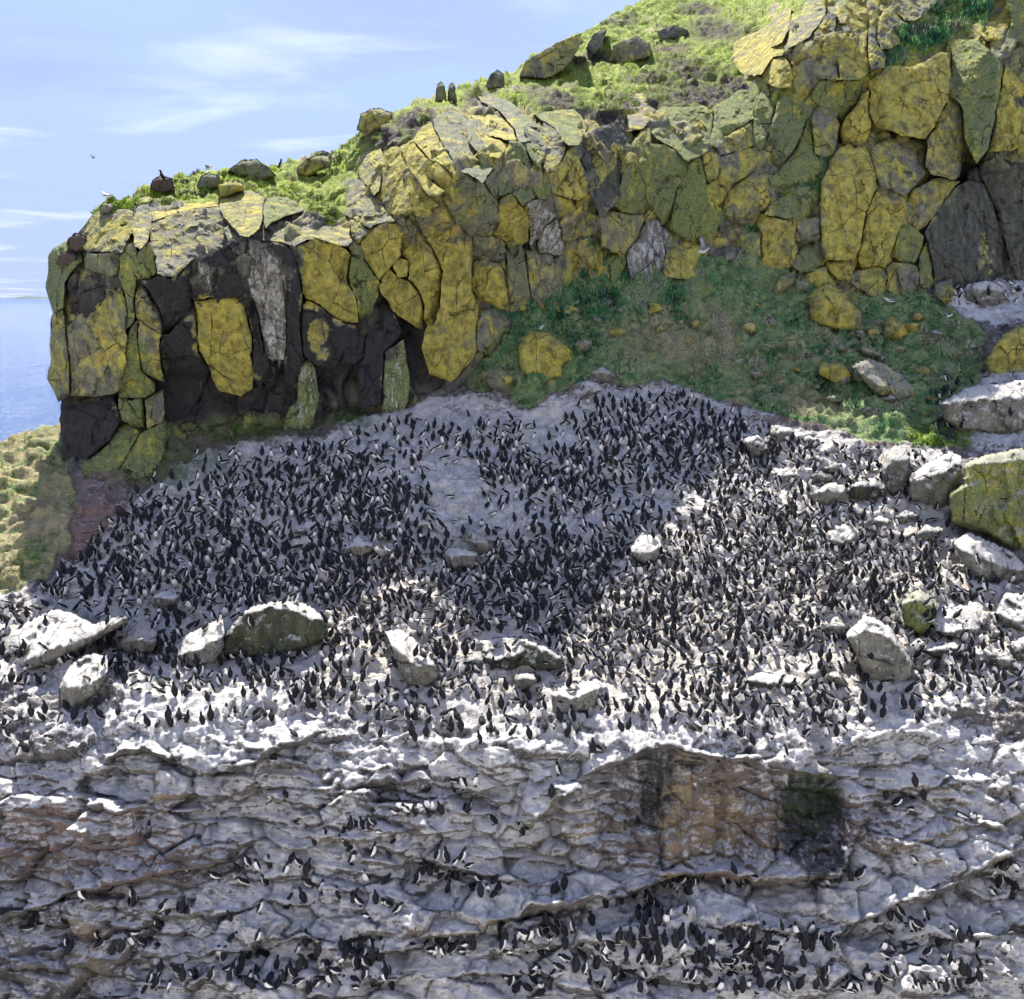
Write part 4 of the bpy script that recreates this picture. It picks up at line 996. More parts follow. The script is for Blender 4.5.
BO = [
 ('long flat whitewashed slab at the left edge with a few dark birds on top', 'W', '-30,655 -12,645 0,639 26,622 53,608 74,613 94,624 112,617 127,615 128,622 96,640 60,659 24,674 8,673 -14,668 -30,664', '-30,660 10,667 60,648 96,634 128,617', 1.6, .05),
 ('squarish pale block leaning below the long slab on the left', 'w', '58,714 59,685 72,663 91,652 107,655 108,675 98,692 79,704 66,716', '58,688 80,688 100,679 109,668', 1.2, .05),
 ('brown fronted boulder between the long slab and the large dark domed boulder', 'b', '118,654 122,639 133,620 154,621 158,632 154,651 134,657', '118,646 136,640 158,642', 1.1, .045),
 ('low grey rock lying against the left flank of the dark domed boulder', 'w', '172,652 185,635 210,622 222,619 225,645 215,662 195,668 180,663', '172,658 200,650 225,634', 1.2, .05),
 ('large dark domed boulder with white droppings running from its crest', 'd', '222,655 224,635 240,615 252,606 270,602 295,599 312,606 322,616 328,632 325,641 300,650 275,656 250,657', '222,636 245,613 268,608 290,609 308,617 328,622', 1.7, .06),
 ('small pale rock among birds above the brown fronted boulder', 'w', '148,604 153,595 166,589 180,596 176,607 158,611', None, .8, .05),
 ('slanting pale rock left of centre with a dark left side', 'w', '385,631 401,628 415,639 437,667 440,679 426,687 409,688 398,667 391,645', '385,640 398,650 412,664 440,668', 1.1, .05),
 ('hump backed boulder in the centre, white on the left and dark green on the right', 'd', '480,640 495,637 513,636 527,639 549,648 564,658 561,669 540,671 524,666 513,672 491,671 484,660', '480,655 498,660 515,656 527,644 548,652 564,660', 1.3, .05),
 ('small dark rock tucked against the left end of the hump backed boulder', 'b', '465,667 469,653 478,650 486,664 480,671 469,671', None, .8, .05),
 ('small brown rock lying under the hump backed boulder', 'b', '513,681 517,673 535,672 538,680 525,690 515,688', None, .7, .05),
 ('flat topped white block with a squared front right of the hump backed boulder', 'W', '551,692 562,686 595,678 607,683 606,697 587,711 568,716 554,713', '551,694 570,699 590,692 607,685', 1.4, .06),
 ('pale pinkish boulder alone among birds in the middle of the slope', 'w', '630,547 643,531 655,534 661,540 659,560 643,565 632,556', '630,552 645,553 661,548', 1.0, .05),
 ('flat white rock left of centre in the shaded slope', 'W', '444,550 455,546 477,553 473,567 452,569', None, .8, .05),
 ('pale rock at the left of the shaded slope, larger of two side by side', 'W', '340,554 350,542 358,535 376,546 370,556 362,561', None, .8, .05),
 ('pale rock at the left of the shaded slope, smaller of two side by side', 'W', '372,547 381,543 391,549 384,561', None, .6, .05),
 ('grey slanting rock beside the flat white rock in the shaded slope', 'b', '466,532 472,529 484,538 502,556 488,560 474,548', None, .8, .05),
 ('upright pale stone at the top right of the colony below the grass', 'b', '881,471 886,455 892,445 905,443 912,446 909,476 901,498 887,494', '881,468 895,462 912,460', 1.0, .05),
 ('broad white topped boulder right of the upright pale stone', 'w', '909,477 918,468 938,456 951,451 961,456 962,476 948,494 952,512 935,510 909,497', '909,482 940,474 962,464', 1.6, .07),
 ('huge yellow green boulder at the right edge', 'h', '949,494 963,484 965,462 982,456 1003,451 1026,447 1058,449 1080,468 1086,515 1066,544 1020,553 984,532 952,524', '949,480 965,466 990,463 1064,458', 2.6, .05),
 ('pale slanting slab below the huge yellow green boulder', 'w', '953,540 968,532 988,540 1013,552 1026,566 1021,585 996,586 977,577 960,560', '953,545 978,558 1000,566 1026,572', 1.2, .05),
 ('white rock in the stone pile, leftmost large one of its lower row', 'w', '807,495 820,487 831,482 845,484 846,496 828,507 811,504', None, .8, .05),
 ('dark fronted rock in the stone pile left of the upright pale stone', 'd', '846,498 853,482 866,478 876,477 888,487 884,497 864,501', None, .9, .05),
 ('brownish flat rock in the stone pile above the white one', 'b', '810,474 820,470 834,476 831,482 812,484', None, .6, .05),
 ('grey pointed rock in the upper row of the stone pile', 'b', '820,469 834,461 841,462 839,472 828,475', None, .6, .05),
 ('small bright rock at the left end of the stone pile', 'W', '779,477 789,469 800,477 794,483 782,484', None, .6, .05),
 ('small round rock at the top left of the stone pile', 'b', '808,460 817,454 825,461 820,466 811,466', None, .5, .05),
 ('bright white rock with a brown foot below the stone pile', 'W', '828,543 836,525 850,522 859,535 856,543 839,549', '828,540 845,543 859,538', .8, .05),
 ('white topped rock in the row under the stone pile, left', 'w', '860,523 878,514 892,519 887,529 870,532', None, .7, .05),
 ('white topped rock in the row under the stone pile, middle', 'w', '893,518 906,508 919,515 916,522 901,526', None, .7, .05),
 ('small domed rock with a white crest in front of the pale slanting slab', 'w', '914,536 926,524 943,528 937,539 920,543', None, .7, .05),
 ('low brown block alone among sunlit birds on the right', 'b', '800,556 812,553 824,553 825,561 802,562', None, .6, .05),
 ('pointed boulder with a green streaked front on the right', 'g', '902,600 918,587 930,594 940,602 936,617 923,637 904,623', '902,604 918,600 940,610', 1.0, .05),
 ('broad white slab beside the pointed green streaked boulder', 'W', '929,617 940,610 957,605 979,605 981,627 977,638 954,640 937,633', '929,630 955,634 981,628', 1.1, .05),
 ('warm white boulder at the right edge', 'W', '995,612 1005,592 1026,593 1050,600 1062,618 1052,634 1026,632 1005,626', '995,613 1010,620 1064,622', 1.2, .05),
 ('tall leaning whitewashed boulder right of the sunlit birds', 'w', '846,634 864,613 890,625 912,661 912,676 901,687 866,682 856,655', '846,640 866,630 892,640 912,664', 1.6, .05),
 ('dark flat rock under the broad white slab', 'd', '923,651 938,645 954,641 965,650 957,660 932,658', None, .8, .05),
 ('small dark rock left of the dark flat rock', 'd', '909,645 919,637 929,645 923,653', None, .5, .05),
 ('pale rock under the broad white slab, left of a pair', 'w', '968,651 982,646 996,653 991,664 974,665', None, .7, .05),
 ('pale rock under the warm white boulder, right of a pair', 'w', '993,659 1007,650 1015,664 1003,672', None, .6, .05),
 ('whitish rock cut by the right edge below the warm white boulder', 'w', '1010,642 1024,636 1046,640 1054,656 1030,664 1016,656', None, .9, .05),
 ('long low dark fronted boulder at the lower edge of the sunlit birds', 'd', '744,679 761,671 775,673 789,672 808,681 800,690 772,691 750,687', '744,682 775,682 808,683', .9, .05),
 ('brown wedge shaped rock right of the long low boulder', 'b', '825,678 834,669 843,677 851,687 840,686', None, .6, .05),
 ('streaked grey rock left of the tall leaning boulder', 'b', '825,628 836,615 849,627 843,641 828,642', None, .8, .05),
 ('pale upright slab at the upper right margin of the colony, left one', 'W', '741,438 759,433 769,451 756,460', None, .7, .05),
 ('pale slab at the upper right margin of the colony, right one', 'w', '769,424 791,426 798,442 773,445', None, .8, .05),
 ('small white slab next to the grass at the upper right of the colony', 'W', '805,434 819,437 819,447 803,446', None, .5, .05),
 ('broad whitish ledge rock in the shade at the right edge above the huge boulder', 'W', '940,402 970,386 1024,379 1060,381 1088,400 1076,426 1000,434 960,432 945,420', '940,404 1000,398 1064,400', 2.0, .07),
 ('yellowish crag at the right edge above the whitish ledge rock', 'y', '985,362 1000,336 1024,322 1052,326 1072,350 1060,374 1000,377 988,373', '985,350 1010,338 1064,335', 1.6, .05),
 ('whitish round boulder at the foot of the dark cleft', 'w', '964,293 974,283 988,280 1001,286 1006,300 984,306 968,303', None, 1.0, .05),
 ('greenish upright stone at the foot of the cliff left of the dark cleft', 'n', '934,283 952,279 954,293 947,306 939,299', None, .8, .05),
 ('large yellow topped boulder on the green slope under the cliff', 'y', '808,296 818,286 828,282 844,292 863,316 860,328 840,330 812,323', '808,304 826,298 842,310 863,322', 1.6, .05),
 ('mossy yellow boulder on the green slope right of the large yellow topped one', 'y', '883,329 892,314 902,323 920,323 918,331 900,339 884,338', None, 1.0, .05),
 ('flat rock with a bright yellow front in the middle of the green slope', 'y', '818,371 821,362 842,363 854,374 848,381 836,384 822,376', '818,372 842,367 854,374', 1.0, .06),
 ('long grey slab lying aslant on the green slope', 's', '851,365 868,358 884,363 900,372 918,392 918,403 898,403 878,394 860,377', '851,370 880,386 900,397 918,397', 1.2, .06),
 ('thin grey slab above the long aslant slab', 's', '857,347 868,347 886,354 882,359 868,357', None, .7, .06),
 ('brown leaning slab at the foot of the cliff above the green slope', 'n', '771,292 780,277 796,270 794,283 782,293', None, .7, .05),
 ('grey rock between the brown leaning slab and the large yellow topped boulder', 's', '796,279 812,282 807,293 795,292', None, .7, .05),
 ('small yellow rock left of the mossy yellow boulder', 'y', '867,329 881,328 880,336 869,336', None, .5, .05),
 ('big round yellow lichen boulder low in the green patch at centre', 'y', '518,357 520,341 530,331 540,331 549,333 572,350 572,364 566,380 538,381 522,373', '518,346 545,336 572,352', 1.4, .04),
 ('tiny yellow stone under the big round yellow boulder', 'y', '548,381 553,379 557,382 555,387 549,387', None, .3, .05),
 ('mottled rock left of the big round yellow boulder', 'n', '478,373 500,366 515,378 505,394 486,384', None, .8, .05),
 ('pale stone lying in the green patch right of the big round yellow boulder', 's', '573,344 583,338 592,341 590,352 578,354', None, .5, .05),
 ('brownish stone at the lower right margin of the green patch at centre', 'b', '590,372 602,366 616,374 608,384 594,383', None, .6, .05),
]
for lab, tn, s_, rdg, th, kk in BO:
    boulder('boulder', lab, tn, s_, rdg, th, kk, group='boulders on the slope')
# rocks standing on the skyline
def sky_rock(label, tint, s, thick=1.0, name='skyline_rock', mat=None, cat='rock', prot=.2):
    p = np.array(E(s)); xb = p[:, 0].mean(); yb = p[:, 1].max()
    Yg = float(C_TPS(np.array([xb]), np.array([yb]))[0])
    o = stone(name, p, mat or M_BLOCK, TINT[tint], lambda x, y: np.full(np.shape(x), Yg), prot, [(p[:, 0].min(), p[:, 1].min() + .3 * np.ptp(p[:, 1])), (p[:, 0].max(), p[:, 1].min() + .3 * np.ptp(p[:, 1]))], .05, res=1.6, thick=thick, rnd=4, rdepth=.4, amp=.07, seed=int(abs(p.sum())) % 997, closed=True, facets=3)
    tag(o, label, cat); return o
sky_rock('rounded olive crag on the skyline where the ridge steps up', 'b', '356,130 361,114 370,109 381,108 393,113 392,123 380,130 368,137', 1.6)
sky_rock('left one of two upright grey stones on the ridge', 'P', '435,102 437,85 441,81 445,86 447,102', .6)
sky_rock('right one of two upright grey stones on the ridge', 'P', '447,102 449,85 452,82 455,86 457,102', .6)
sky_rock('small grey rock on the ridge right of the two upright stones', 'B', '484,90 490,74 498,69 504,74 505,88', .8)
sky_rock('long low grey rock on the left skyline', 'P', '229,170 242,160 256,159 268,166 276,176 262,180 240,177', 1.4)
sky_rock('grey block on the skyline with flat stones on top', 'b', '296,168 305,161 314,156 331,155 331,167 318,172 306,178 297,176', 1.4)
sky_rock('flat stone lying on the grey skyline block', 'B', '312,156 314,152 322,150 330,153 329,157', .8)
sky_rock('brown rock in the grass above the orange topped block', 'b', '218,200 219,184 228,180 243,182 245,190 232,194', 1.0)
sky_rock('grey rock in the bright grass left of the skyline', 'P', '196,190 200,177 210,172 220,176 222,190', 1.0)
sky_rock('grey post like stone under the perching gull', 'P', '100,214 100,206 104,203 111,203 114,207 113,214', .5)
sky_rock('dark reddish cushion of thrift on the cliff shoulder, upper one', 'D', '66,247 68,238 75,233 83,234 89,240 89,249 78,251', 1.0, 'thrift_cushion', M_HEATH, 'plant')
sky_rock('dark reddish cushion of thrift on the cliff shoulder, lower one', 'D', '56,264 60,254 68,250 77,253 79,262 70,267', 1.0, 'thrift_cushion', M_HEATH, 'plant')
sky_rock('dark cushion of thrift on the left skyline', 'D', '149,190 153,179 162,175 172,178 176,189 164,194', .9, 'thrift_cushion', M_HEATH, 'plant')
# stones lying loose in the grass and rubble
rst = np.random.default_rng(77)
def pebbles(area, n, rmin, rmax, tints, where, grp):
    p = np.array(area, float); k = 0; used = []
    rows = []
    while k < n:
        c = rst.uniform(p.min(0), p.max(0))
        if not in_poly(c[:1], c[1:], p)[0] or any(math.hypot(c[0] - u[0], c[1] - u[1]) < u[2] + rmax + 2 for u in used): continue
        rr = rst.uniform(rmin, rmax); used.append((c[0], c[1], rr)); rows.append((c, rr)); k += 1
    rows.sort(key=lambda q: q[0][0])
    for i, (c, rr) in enumerate(rows):
        m = int(rst.integers(5, 8)); an = np.sort(rst.uniform(0, 2 * math.pi, m) * .35 + np.arange(m) * 2 * math.pi / m)
        pts = ' '.join('%.1f,%.1f' % (c[0] + rr * rst.uniform(.8, 1.25) * math.cos(a), c[1] + .62 * rr * rst.uniform(.8, 1.2) * math.sin(a)) for a in an)
        rank = 'leftmost' if i == 0 else ('rightmost' if i == n - 1 else '%d%s from the left' % (i + 1, {1: 'st', 2: 'nd', 3: 'rd'}.get((i + 1) % 10 if i + 1 not in (11, 12, 13) else 0, 'th')))
        boulder('loose_stone', 'loose stone %s, %s' % (where, rank), tints[int(rst.integers(len(tints)))], pts, None, .035 * rr * 2, .05, .08, 'stone', group=grp)
pebbles([(590, 300), (760, 295), (800, 330), (800, 400), (700, 380), (600, 360)], 20, 4, 10, 'snsy', 'on the left half of the green slope', 'stones in the green slope')
pebbles([(800, 335), (935, 300), (975, 345), (930, 415), (860, 420), (815, 395)], 26, 4, 10, 'snsb', 'on the right half of the green slope', 'stones in the green slope')
pebbles([(770, 440), (880, 470), (900, 540), (880, 600), (780, 540), (760, 480)], 16, 4, 7, 'wbWb', 'among birds below the stone pile', 'stones among the birds')
pebbles([(920, 560), (1010, 590), (1010, 690), (930, 690), (890, 640)], 14, 4, 8, 'wbWd', 'between the boulders near the right edge', 'stones among the birds')
pebbles([(200, 500), (420, 470), (430, 620), (330, 610), (220, 580)], 12, 4, 8, 'wWWb', 'in the left half of the shaded crowd', 'stones among the birds')
pebbles([(440, 600), (620, 600), (640, 690), (460, 630)], 10, 3.5, 6, 'wWb', 'near the hump backed boulder', 'stones among the birds')
# ------------------------------------------------------------------ standing surface
N_SHEET = None
BV = np.concatenate(BVH_V)
BVH = BVHTree.FromPolygons(BV.tolist(), BVH_F, all_triangles=False)
def is_sheet(face): return max(BVH_F[face]) < SHEET_VERTS
SHEET_VERTS = len(BVH_V[0]) + len(BVH_V[1])
CAM = Vector((0, 0, CAMZ))
def shoot(x, y):
    q = place(x, y, 40.0)
    d = Vector((float(q[0]), float(q[1]), float(q[2]))) - CAM
    d.normalize()
    loc, nor, idx, dist = BVH.ray_cast(CAM, d)
    if loc is None: return None
    if nor.dot(d) > 0: nor = -nor
    return loc, nor, idx, dist

# ------------------------------------------------------------------ turf
def rand_in(poly, n, rng):
    p = np.asarray(poly, float); lo, hi = p.min(0), p.max(0)
    lo = np.maximum(lo, (-60, -60)); hi = np.minimum(hi, (1084, 1050))
    out = []
    while sum(len(o) for o in out) < n:
        q = rng.uniform(lo, hi, (n * 2, 2)); out.append(q[in_poly(q[:, 0], q[:, 1], p)])
    return np.concatenate(out)[:n]
def turf(name, label, spots, palette, length, blades, rng, spread=.10, only_sheet=True, upmin=.15, mat=None):
    H_ = [shoot(x, y) for x, y in spots]
    c = np.array([tuple(h[0]) for h in H_ if h is not None and (not only_sheet or is_sheet(h[2])) and h[1].z >= upmin])
    n = vnoise(c * .9, 131); m = fbm(c * .8 + np.array([9, 0, 0]), 2, 133)
    pal = np.array(palette)
    tone = pal[np.clip((m * .9 + .5 + rng.normal(0, .13, len(c))) * len(pal), 0, len(pal) - 1).astype(int)]
    rep = lambda q: np.repeat(q, blades, 0)
    c, tone = rep(c), rep(tone); L0 = rep(length * (1 + .75 * n)); k = len(c)
    a = rng.uniform(0, 2 * math.pi, k); rr = spread * np.sqrt(rng.random(k))
    L = L0 * rng.uniform(.6, 1.25, k); bend = rng.uniform(.15, .75, k) * L; w = .024 * (np.clip(L, .02, 1) / .2) ** .5
    ca, sa = np.cos(a), np.sin(a); z = np.zeros(k)
    base = c + np.stack([rr * ca, rr * sa, z - .03], -1)
    sd = np.stack([-sa * w, ca * w, z], -1)
    mid = base + np.stack([ca * bend * .4, sa * bend * .4, L * .6], -1)
    tip = base + np.stack([ca * bend, sa * bend, L], -1)
    V = np.stack([base - sd, base + sd, mid + sd * .7, mid - sd * .7, tip], 1).reshape(-1, 3)
    o5 = np.arange(k)[:, None] * 5
    F = np.concatenate([o5 + np.array([0, 1, 2]), o5 + np.array([0, 2, 3]), o5 + np.array([3, 2, 4])])
    T = np.repeat(np.concatenate([tone * rng.uniform(.75, 1.25, (k, 1)), np.ones((k, 1))], 1), 5, 0)
    o = mesh_obj(name, V, F, mat or M_BLADE, smooth_=True)
    attr4(o, 'tint', T); tag(o, label, 'grass', kind='stuff')
    up = np.stack([ca * .35, sa * .35, z + .9], -1); up /= np.linalg.norm(up, axis=1, keepdims=True)
    o.data.normals_split_custom_set_from_vertices(np.repeat(up, 5, 0).tolist())
    return o
rv = np.random.default_rng(5)
LIT = [(.10, .07, .09), (.14, .26, .04), (.32, .52, .05), (.42, .58, .07), (.48, .60, .10), (.56, .58, .24), (.48, .36, .30)]
DEEP = [(.04, .13, .06), (.08, .28, .13), (.14, .42, .18), (.26, .52, .22), (.44, .60, .30), (.62, .62, .44)]
TAN = [(.10, .28, .13), (.28, .36, .18), (.52, .45, .28), (.64, .55, .37), (.70, .63, .47)]
def patchy(sp, seed, thr, f=.02):
    n = fbm(np.stack([sp[:, 0] * f, sp[:, 1] * f * 1.6, 0 * sp[:, 0]], -1), 3, seed)
    return sp[n > thr]
turf('grass', 'bright green turf on top of the cliff, left end', patchy(rand_in(T1, 7500, rv), 7, -.25), LIT, .11, 5, rv)
turf('grass', 'bright green turf along the ridge above the yellow cliff', patchy(rand_in(T2, 17000, rv), 9, -.12), LIT, .10, 5, rv)
turf('grass', 'dark green plants in the gully between the right hand slabs', rand_in(T3, 2600, rv), DEEP + [(.20, .24, .10)], .26, 4, rv, upmin=-.2)
for a_, n_ in (([(575, 230), (610, 220), (640, 270), (700, 262), (720, 285), (600, 320), (500, 320), (520, 296), (570, 290)], 1500), ([(755, 215), (800, 186), (795, 212), (765, 216)], 300), ([(745, 225), (765, 225), (760, 262), (742, 262)], 250)):
    turf('grass', 'dark green plants growing at the foot of the green cliff' if n_ > 1000 else ('plants on a ledge left of the yellow pillar' if n_ == 300 else 'plants in a joint of the green cliff'), rand_in(a_, n_, rv), DEEP, .16, 5, rv, upmin=-.4, mat=M_LEAF)
sp = rand_in(GREEN_SLOPE, 20000, rv)
nz = fbm(np.stack([sp[:, 0] * .018, sp[:, 1] * .03, 0 * sp[:, 0]], -1), 3, 17) + .35 * soft_ell(sp[:, 0], sp[:, 1], 690, 335, 70, 35) + .45 * soft_ell(sp[:, 0], sp[:, 1], 760, 405, 120, 18) - .25
turf('grass', 'deep green ground cover on the slope below the cliff', sp[nz < .12][:12000], DEEP, .13, 5, rv, upmin=-.3, mat=M_LEAF)
turf('dry_grass', 'tan dry grass on the slope below the cliff', sp[nz >= .02][:3200], TAN, .12, 5, rv, upmin=-.3, mat=M_LEAF)
LT = [(.20, .28, .06), (.40, .46, .12), (.56, .58, .20), (.66, .62, .32), (.62, .48, .34)]
turf('grass', 'tussocky yellow green grass at the far left beside the sea', patchy(rand_in([(-60, 440), (0, 425), (62, 420), (72, 470), (82, 500), (70, 545), (40, 578), (-60, 596)], 4200, rv), 19, .0), LT, .06, 4, rv)
turf('grass', 'bright grass behind the broad white topped boulder', rand_in([(905, 428), (965, 420), (972, 446), (912, 447)], 500, rv), LIT[:4], .20, 4, rv)
# ------------------------------------------------------------------ birds
def loft(rings, seg=8):
    """rings: (x, z, half width, half depth) along the spine; a body facing +X"""
    V, F = [], []
    C = [np.array([r[0], 0, r[1]]) for r in rings]
    for i, r in enumerate(rings):
        a = C[max(i - 1, 0)]; b = C[min(i + 1, len(C) - 1)]
        t = (b - a) / (np.linalg.norm(b - a) + 1e-9)
        fwd = np.array([t[2], 0, -t[0]])                       # towards the breast
        for s in range(seg):
            an = 2 * math.pi * s / seg
            V.append(C[i] + fwd * math.cos(an) * r[3] + np.array([0, 1, 0]) * math.sin(an) * r[2])
    for i in range(len(rings) - 1):
        for s in range(seg):
            u = (s + 1) % seg
            F.append((i * seg + s, i * seg + u, (i + 1) * seg + u, (i + 1) * seg + s))
    F.append(tuple(range(seg))[::-1]); F.append(tuple((len(rings) - 1) * seg + s for s in range(seg)))
    return V, F
def guillemot(lean=0.0, neck=1.0, hunch=0.0, turn=0.0, wing=0.0, white_head=False):
    """lean in radians forwards; neck stretch; hunch lowers the body; turn of the head"""
    K = 1.16
    R = [(-.085, .035, .012, .006), (-.070, .075, .040, .022), (-.045, .125, .066, .052), (-.015, .185, .080, .070), (.008, .245, .074, .066),
         (.018, .295, .052, .048), (.020, .295 + .035 * neck, .036, .036), (.024, .295 + .070 * neck, .033, .035), (.042, .300 + .095 * neck, .031, .034),
         (.066, .302 + .094 * neck, .020, .021), (.090, .300 + .090 * neck, .009, .010), (.128, .296 + .084 * neck, .003, .003)]
    R = [(x, z, w * K, d * K) for x, z, w, d in R]
    V, F = loft(R)
    V = [np.array(v) for v in V]
    fm = []
    for i in range(len(R) - 1):
        for s in range(8):
            mid = (s + .5) / 8 * 2 * math.pi
            front = math.cos(mid)
            w = front > (.15 if i >= 1 else .9) and 0 <= i <= 5
            if white_head and i <= 7: w = front > .1
            fm.append(2 if i >= 9 else (1 if w else 0))
    fm += [0, 2]
    if turn:
        for j in range(7 * 8, len(V)):
            v = V[j] - np.array([.022, 0, 0]); c, s = math.cos(turn), math.sin(turn)
            V[j] = np.array([v[0] * c - v[1] * s + .022, v[0] * s + v[1] * c, v[2]])
    for sd in (-1, 1):                                          # folded wings, each with a thickness
        o = wing * .06
        pts = [(.012, .076 + o, .285), (-.045, .092 + o, .235), (-.088, .074 + o, .150), (-.115, .030 + o * .5, .055), (-.062, .070 + o, .095), (-.010, .096 + o, .190)]
        k = len(V)
        for (x, y, z) in pts: V.append(np.array([x, sd * y, z]))
        for (x, y, z) in pts: V.append(np.array([x * .9, sd * (y - .022), z]))
        f = list(range(k, k + 6)); b = list(range(k + 6, k + 12))
        F.append(tuple(f) if sd < 0 else tuple(f[::-1])); F.append(tuple(b[::-1]) if sd < 0 else tuple(b)); fm += [0, 0]
        for i in range(6):
            j = (i + 1) % 6
            F.append((f[i], b[i], b[j], f[j])); fm.append(1 if i == 3 else 0)   # pale rear edge of the wing
        k = len(V)                                              # webbed foot
        for (x, y, z) in ((-.02, .022, .004), (.055, .050, .002), (.065, .022, .002), (.050, .002, .002), (-.015, .030, .055), (0, .014, .055)): V.append(np.array([x, sd * y, z]))
        for q in ((0, 1, 2, 3), (0, 4, 5), (4, 1, 2, 5), (0, 1, 4), (3, 2, 5), (0, 3, 5)): F.append(tuple(k + i for i in q)); fm.append(2)
    V = np.array(V)
    if hunch:
        h = smooth(.02, .40, V[:, 2])
        V[:, 0] += hunch * .20 * h; V[:, 2] *= (1 - .34 * hunch)
    if lean:
        c, s = math.cos(lean), math.sin(lean)
        z = np.clip(V[:, 2] - .02, 0, None); low = V[:, 2] < .02
        X = V[:, 0] * c + z * s; Z = -V[:, 0] * s + z * c + .02
        V[:, 0] = np.where(low, V[:, 0], X); V[:, 2] = np.where(low, V[:, 2], Z)
        V[:, 2] -= min(0, V[:, 2].min())
    return V, F, np.array(fm)
POSES = [('standing upright', guillemot(.05, 1.0)), ('with head turned', guillemot(.0, 1.05, 0, 1.1)), ('stretching its neck', guillemot(-.05, 1.35, 0, -.4)),
         ('leaning forward', guillemot(.38, 1.0)), ('leaning far forward', guillemot(.70, .95)), ('hunched low', guillemot(.30, .55, .55, .5)),
         ('crouching', guillemot(.85, .5, .75, -.5)), ('with wings half open', guillemot(.25, 1.0, 0, .3, 1.0))]
BMATS = [M_DARK, M_WHITE, M_BILL]
PMESH = []
for nm, (V, F, fm) in POSES:
    me = bpy.data.meshes.new('guillemot'); me.from_pydata(V.tolist(), [], F)
    for m in BMATS: me.materials.append(m)
    me.polygons.foreach_set('material_index', fm.astype(np.int32)); me.polygons.foreach_set('use_smooth', np.ones(len(me.polygons), bool)); me.update()
    PMESH.append(me)

BSC = 1.05
rb = np.random.default_rng(23)
# where the birds are: denser and thinner parts of the colony
SPARSE = [(490, 505, 60, 22, .9), (560, 535, 50, 14, .8), (640, 505, 60, 18, .75), (430, 470, 60, 20, .6), (440, 410, 110, 18, .7), (240, 465, 60, 16, .55), (590, 405, 60, 14, .45), (460, 555, 40, 12, .4), (690, 470, 40, 20, .5), (250, 520, 20, 10, .3), (120, 540, 40, 16, .3), (170, 480, 50, 24, .5), (560, 440, 40, 12, .5), (600, 700, 50, 18, .5), (470, 715, 40, 20, .5), (720, 720, 60, 14, .6), (240, 700, 60, 10, .4), (900, 690, 50, 18, .5), (380, 690, 30, 20, .3)]
DENSE = [(200, 560, 130, 55), (440, 585, 200, 40), (600, 480, 90, 30), (330, 490, 60, 30), (700, 580, 140, 80), (540, 470, 60, 16), (660, 440, 70, 40), (740, 500, 40, 50), (600, 560, 90, 30), (850, 600, 90, 60)]
spots = []      # x, y, cluster name
taken = {}
def free(x, y, r):
    cx, cy = int(x // 12), int(y // 12)
    for a in (-1, 0, 1):
        for b in (-1, 0, 1):
            for (px, py, pr) in taken.get((cx + a, cy + b), ()):
                m = .5 * (r + pr)
                if ((px - x) / 1.0) ** 2 + ((py - y) / .85) ** 2 < m * m: return False
    taken.setdefault((cx, cy), []).append((x, y, r)); return True
# single birds and huddles read off the photograph (lower rock face)
def crop(x0, y0, s, txt): return [(x0 + float(a.split(',')[0]) / s, y0 + float(a.split(',')[1]) / s) for a in txt.split()]
HAND = []
def hand(place_name, pts):
    for (x, y) in pts: HAND.append((x, y, place_name))
hand('on the lower rock face, left side', crop(0, 680, 2.844, '30,120 15,130 60,115 95,105 130,95 20,170 55,215 78,210 145,170 195,90 270,80 425,450 530,550 557,537 120,655 60,715 135,700 88,705 190,765 322,780 347,772 235,630 285,605 315,600 380,630 475,670 520,665 455,712 400,740 575,670 625,697 660,685'))
hand('on the ledges left of centre', crop(0, 680, 2.844, '625,570 680,550 705,530 730,545 765,535 700,585 755,585 815,650 740,665 655,745 735,745 825,520 855,530 870,552 815,557 890,590 915,605 860,635 885,647 965,630 1005,625'))
hand('high on the left rock face', crop(0, 680, 2.844, '770,345 815,335 845,410 895,470 925,450 965,455 1005,425 990,472 1000,522 785,235 840,165 775,120 725,125 600,115 575,127 640,105 670,95 700,105 480,115 492,132'))
hand('low at the bottom left', crop(0, 680, 2.844, '730,790 760,790 710,792 600,855 640,830 665,820 655,852 690,850 525,855 480,885 440,882 410,892 450,862 540,882 790,820 850,780 872,760 882,792 905,788 865,822'))
hand('in mid rock face', crop(340, 700, 2.844, '440,355 537,370 515,387 360,320 245,265 310,230 325,267 350,255 385,245 165,325 195,325 215,332 290,325 250,313 600,280 620,215 720,150 745,150'))
hand('above the arched overhang', crop(340, 700, 2.844, '800,90 820,85 628,65 405,75 430,97 447,100 290,50 335,65 250,70 760,45 815,35 835,37 857,40 880,33 915,52 960,40'))
hand('on the middle ledges', crop(340, 700, 2.844, '35,370 5,395 25,405 25,432 32,465 95,450 60,370 82,367 97,358 115,380 150,410 75,525 125,525 220,525 310,550 40,575 60,587 100,580 125,578 85,620 157,610 142,590'))
hand('of three alone in mid face', crop(340, 700, 2.844, '620,545 607,552 637,540'))
hand('below the slanting overhang', crop(340, 700, 2.844, '660,660 685,700 720,640 737,685 752,590 800,580 835,565 870,560 985,610 990,555 790,690 860,665 887,665 965,685 1000,670 925,705 800,785 720,740 750,737 815,740 855,750 905,750 975,760 1005,800 900,820 850,830 750,822'))
hand('on the rock face, right side', crop(664, 540, 2.775, '85,690 775,590 858,572 965,590 700,685 615,720 640,740 692,720 685,752 720,720 838,778 852,776 700,900 830,895 500,865 885,430 920,427 937,425 990,425'))
hand('beside the black stained wall', crop(664, 540, 2.775, '425,970 455,960 480,950 515,945 537,940'))
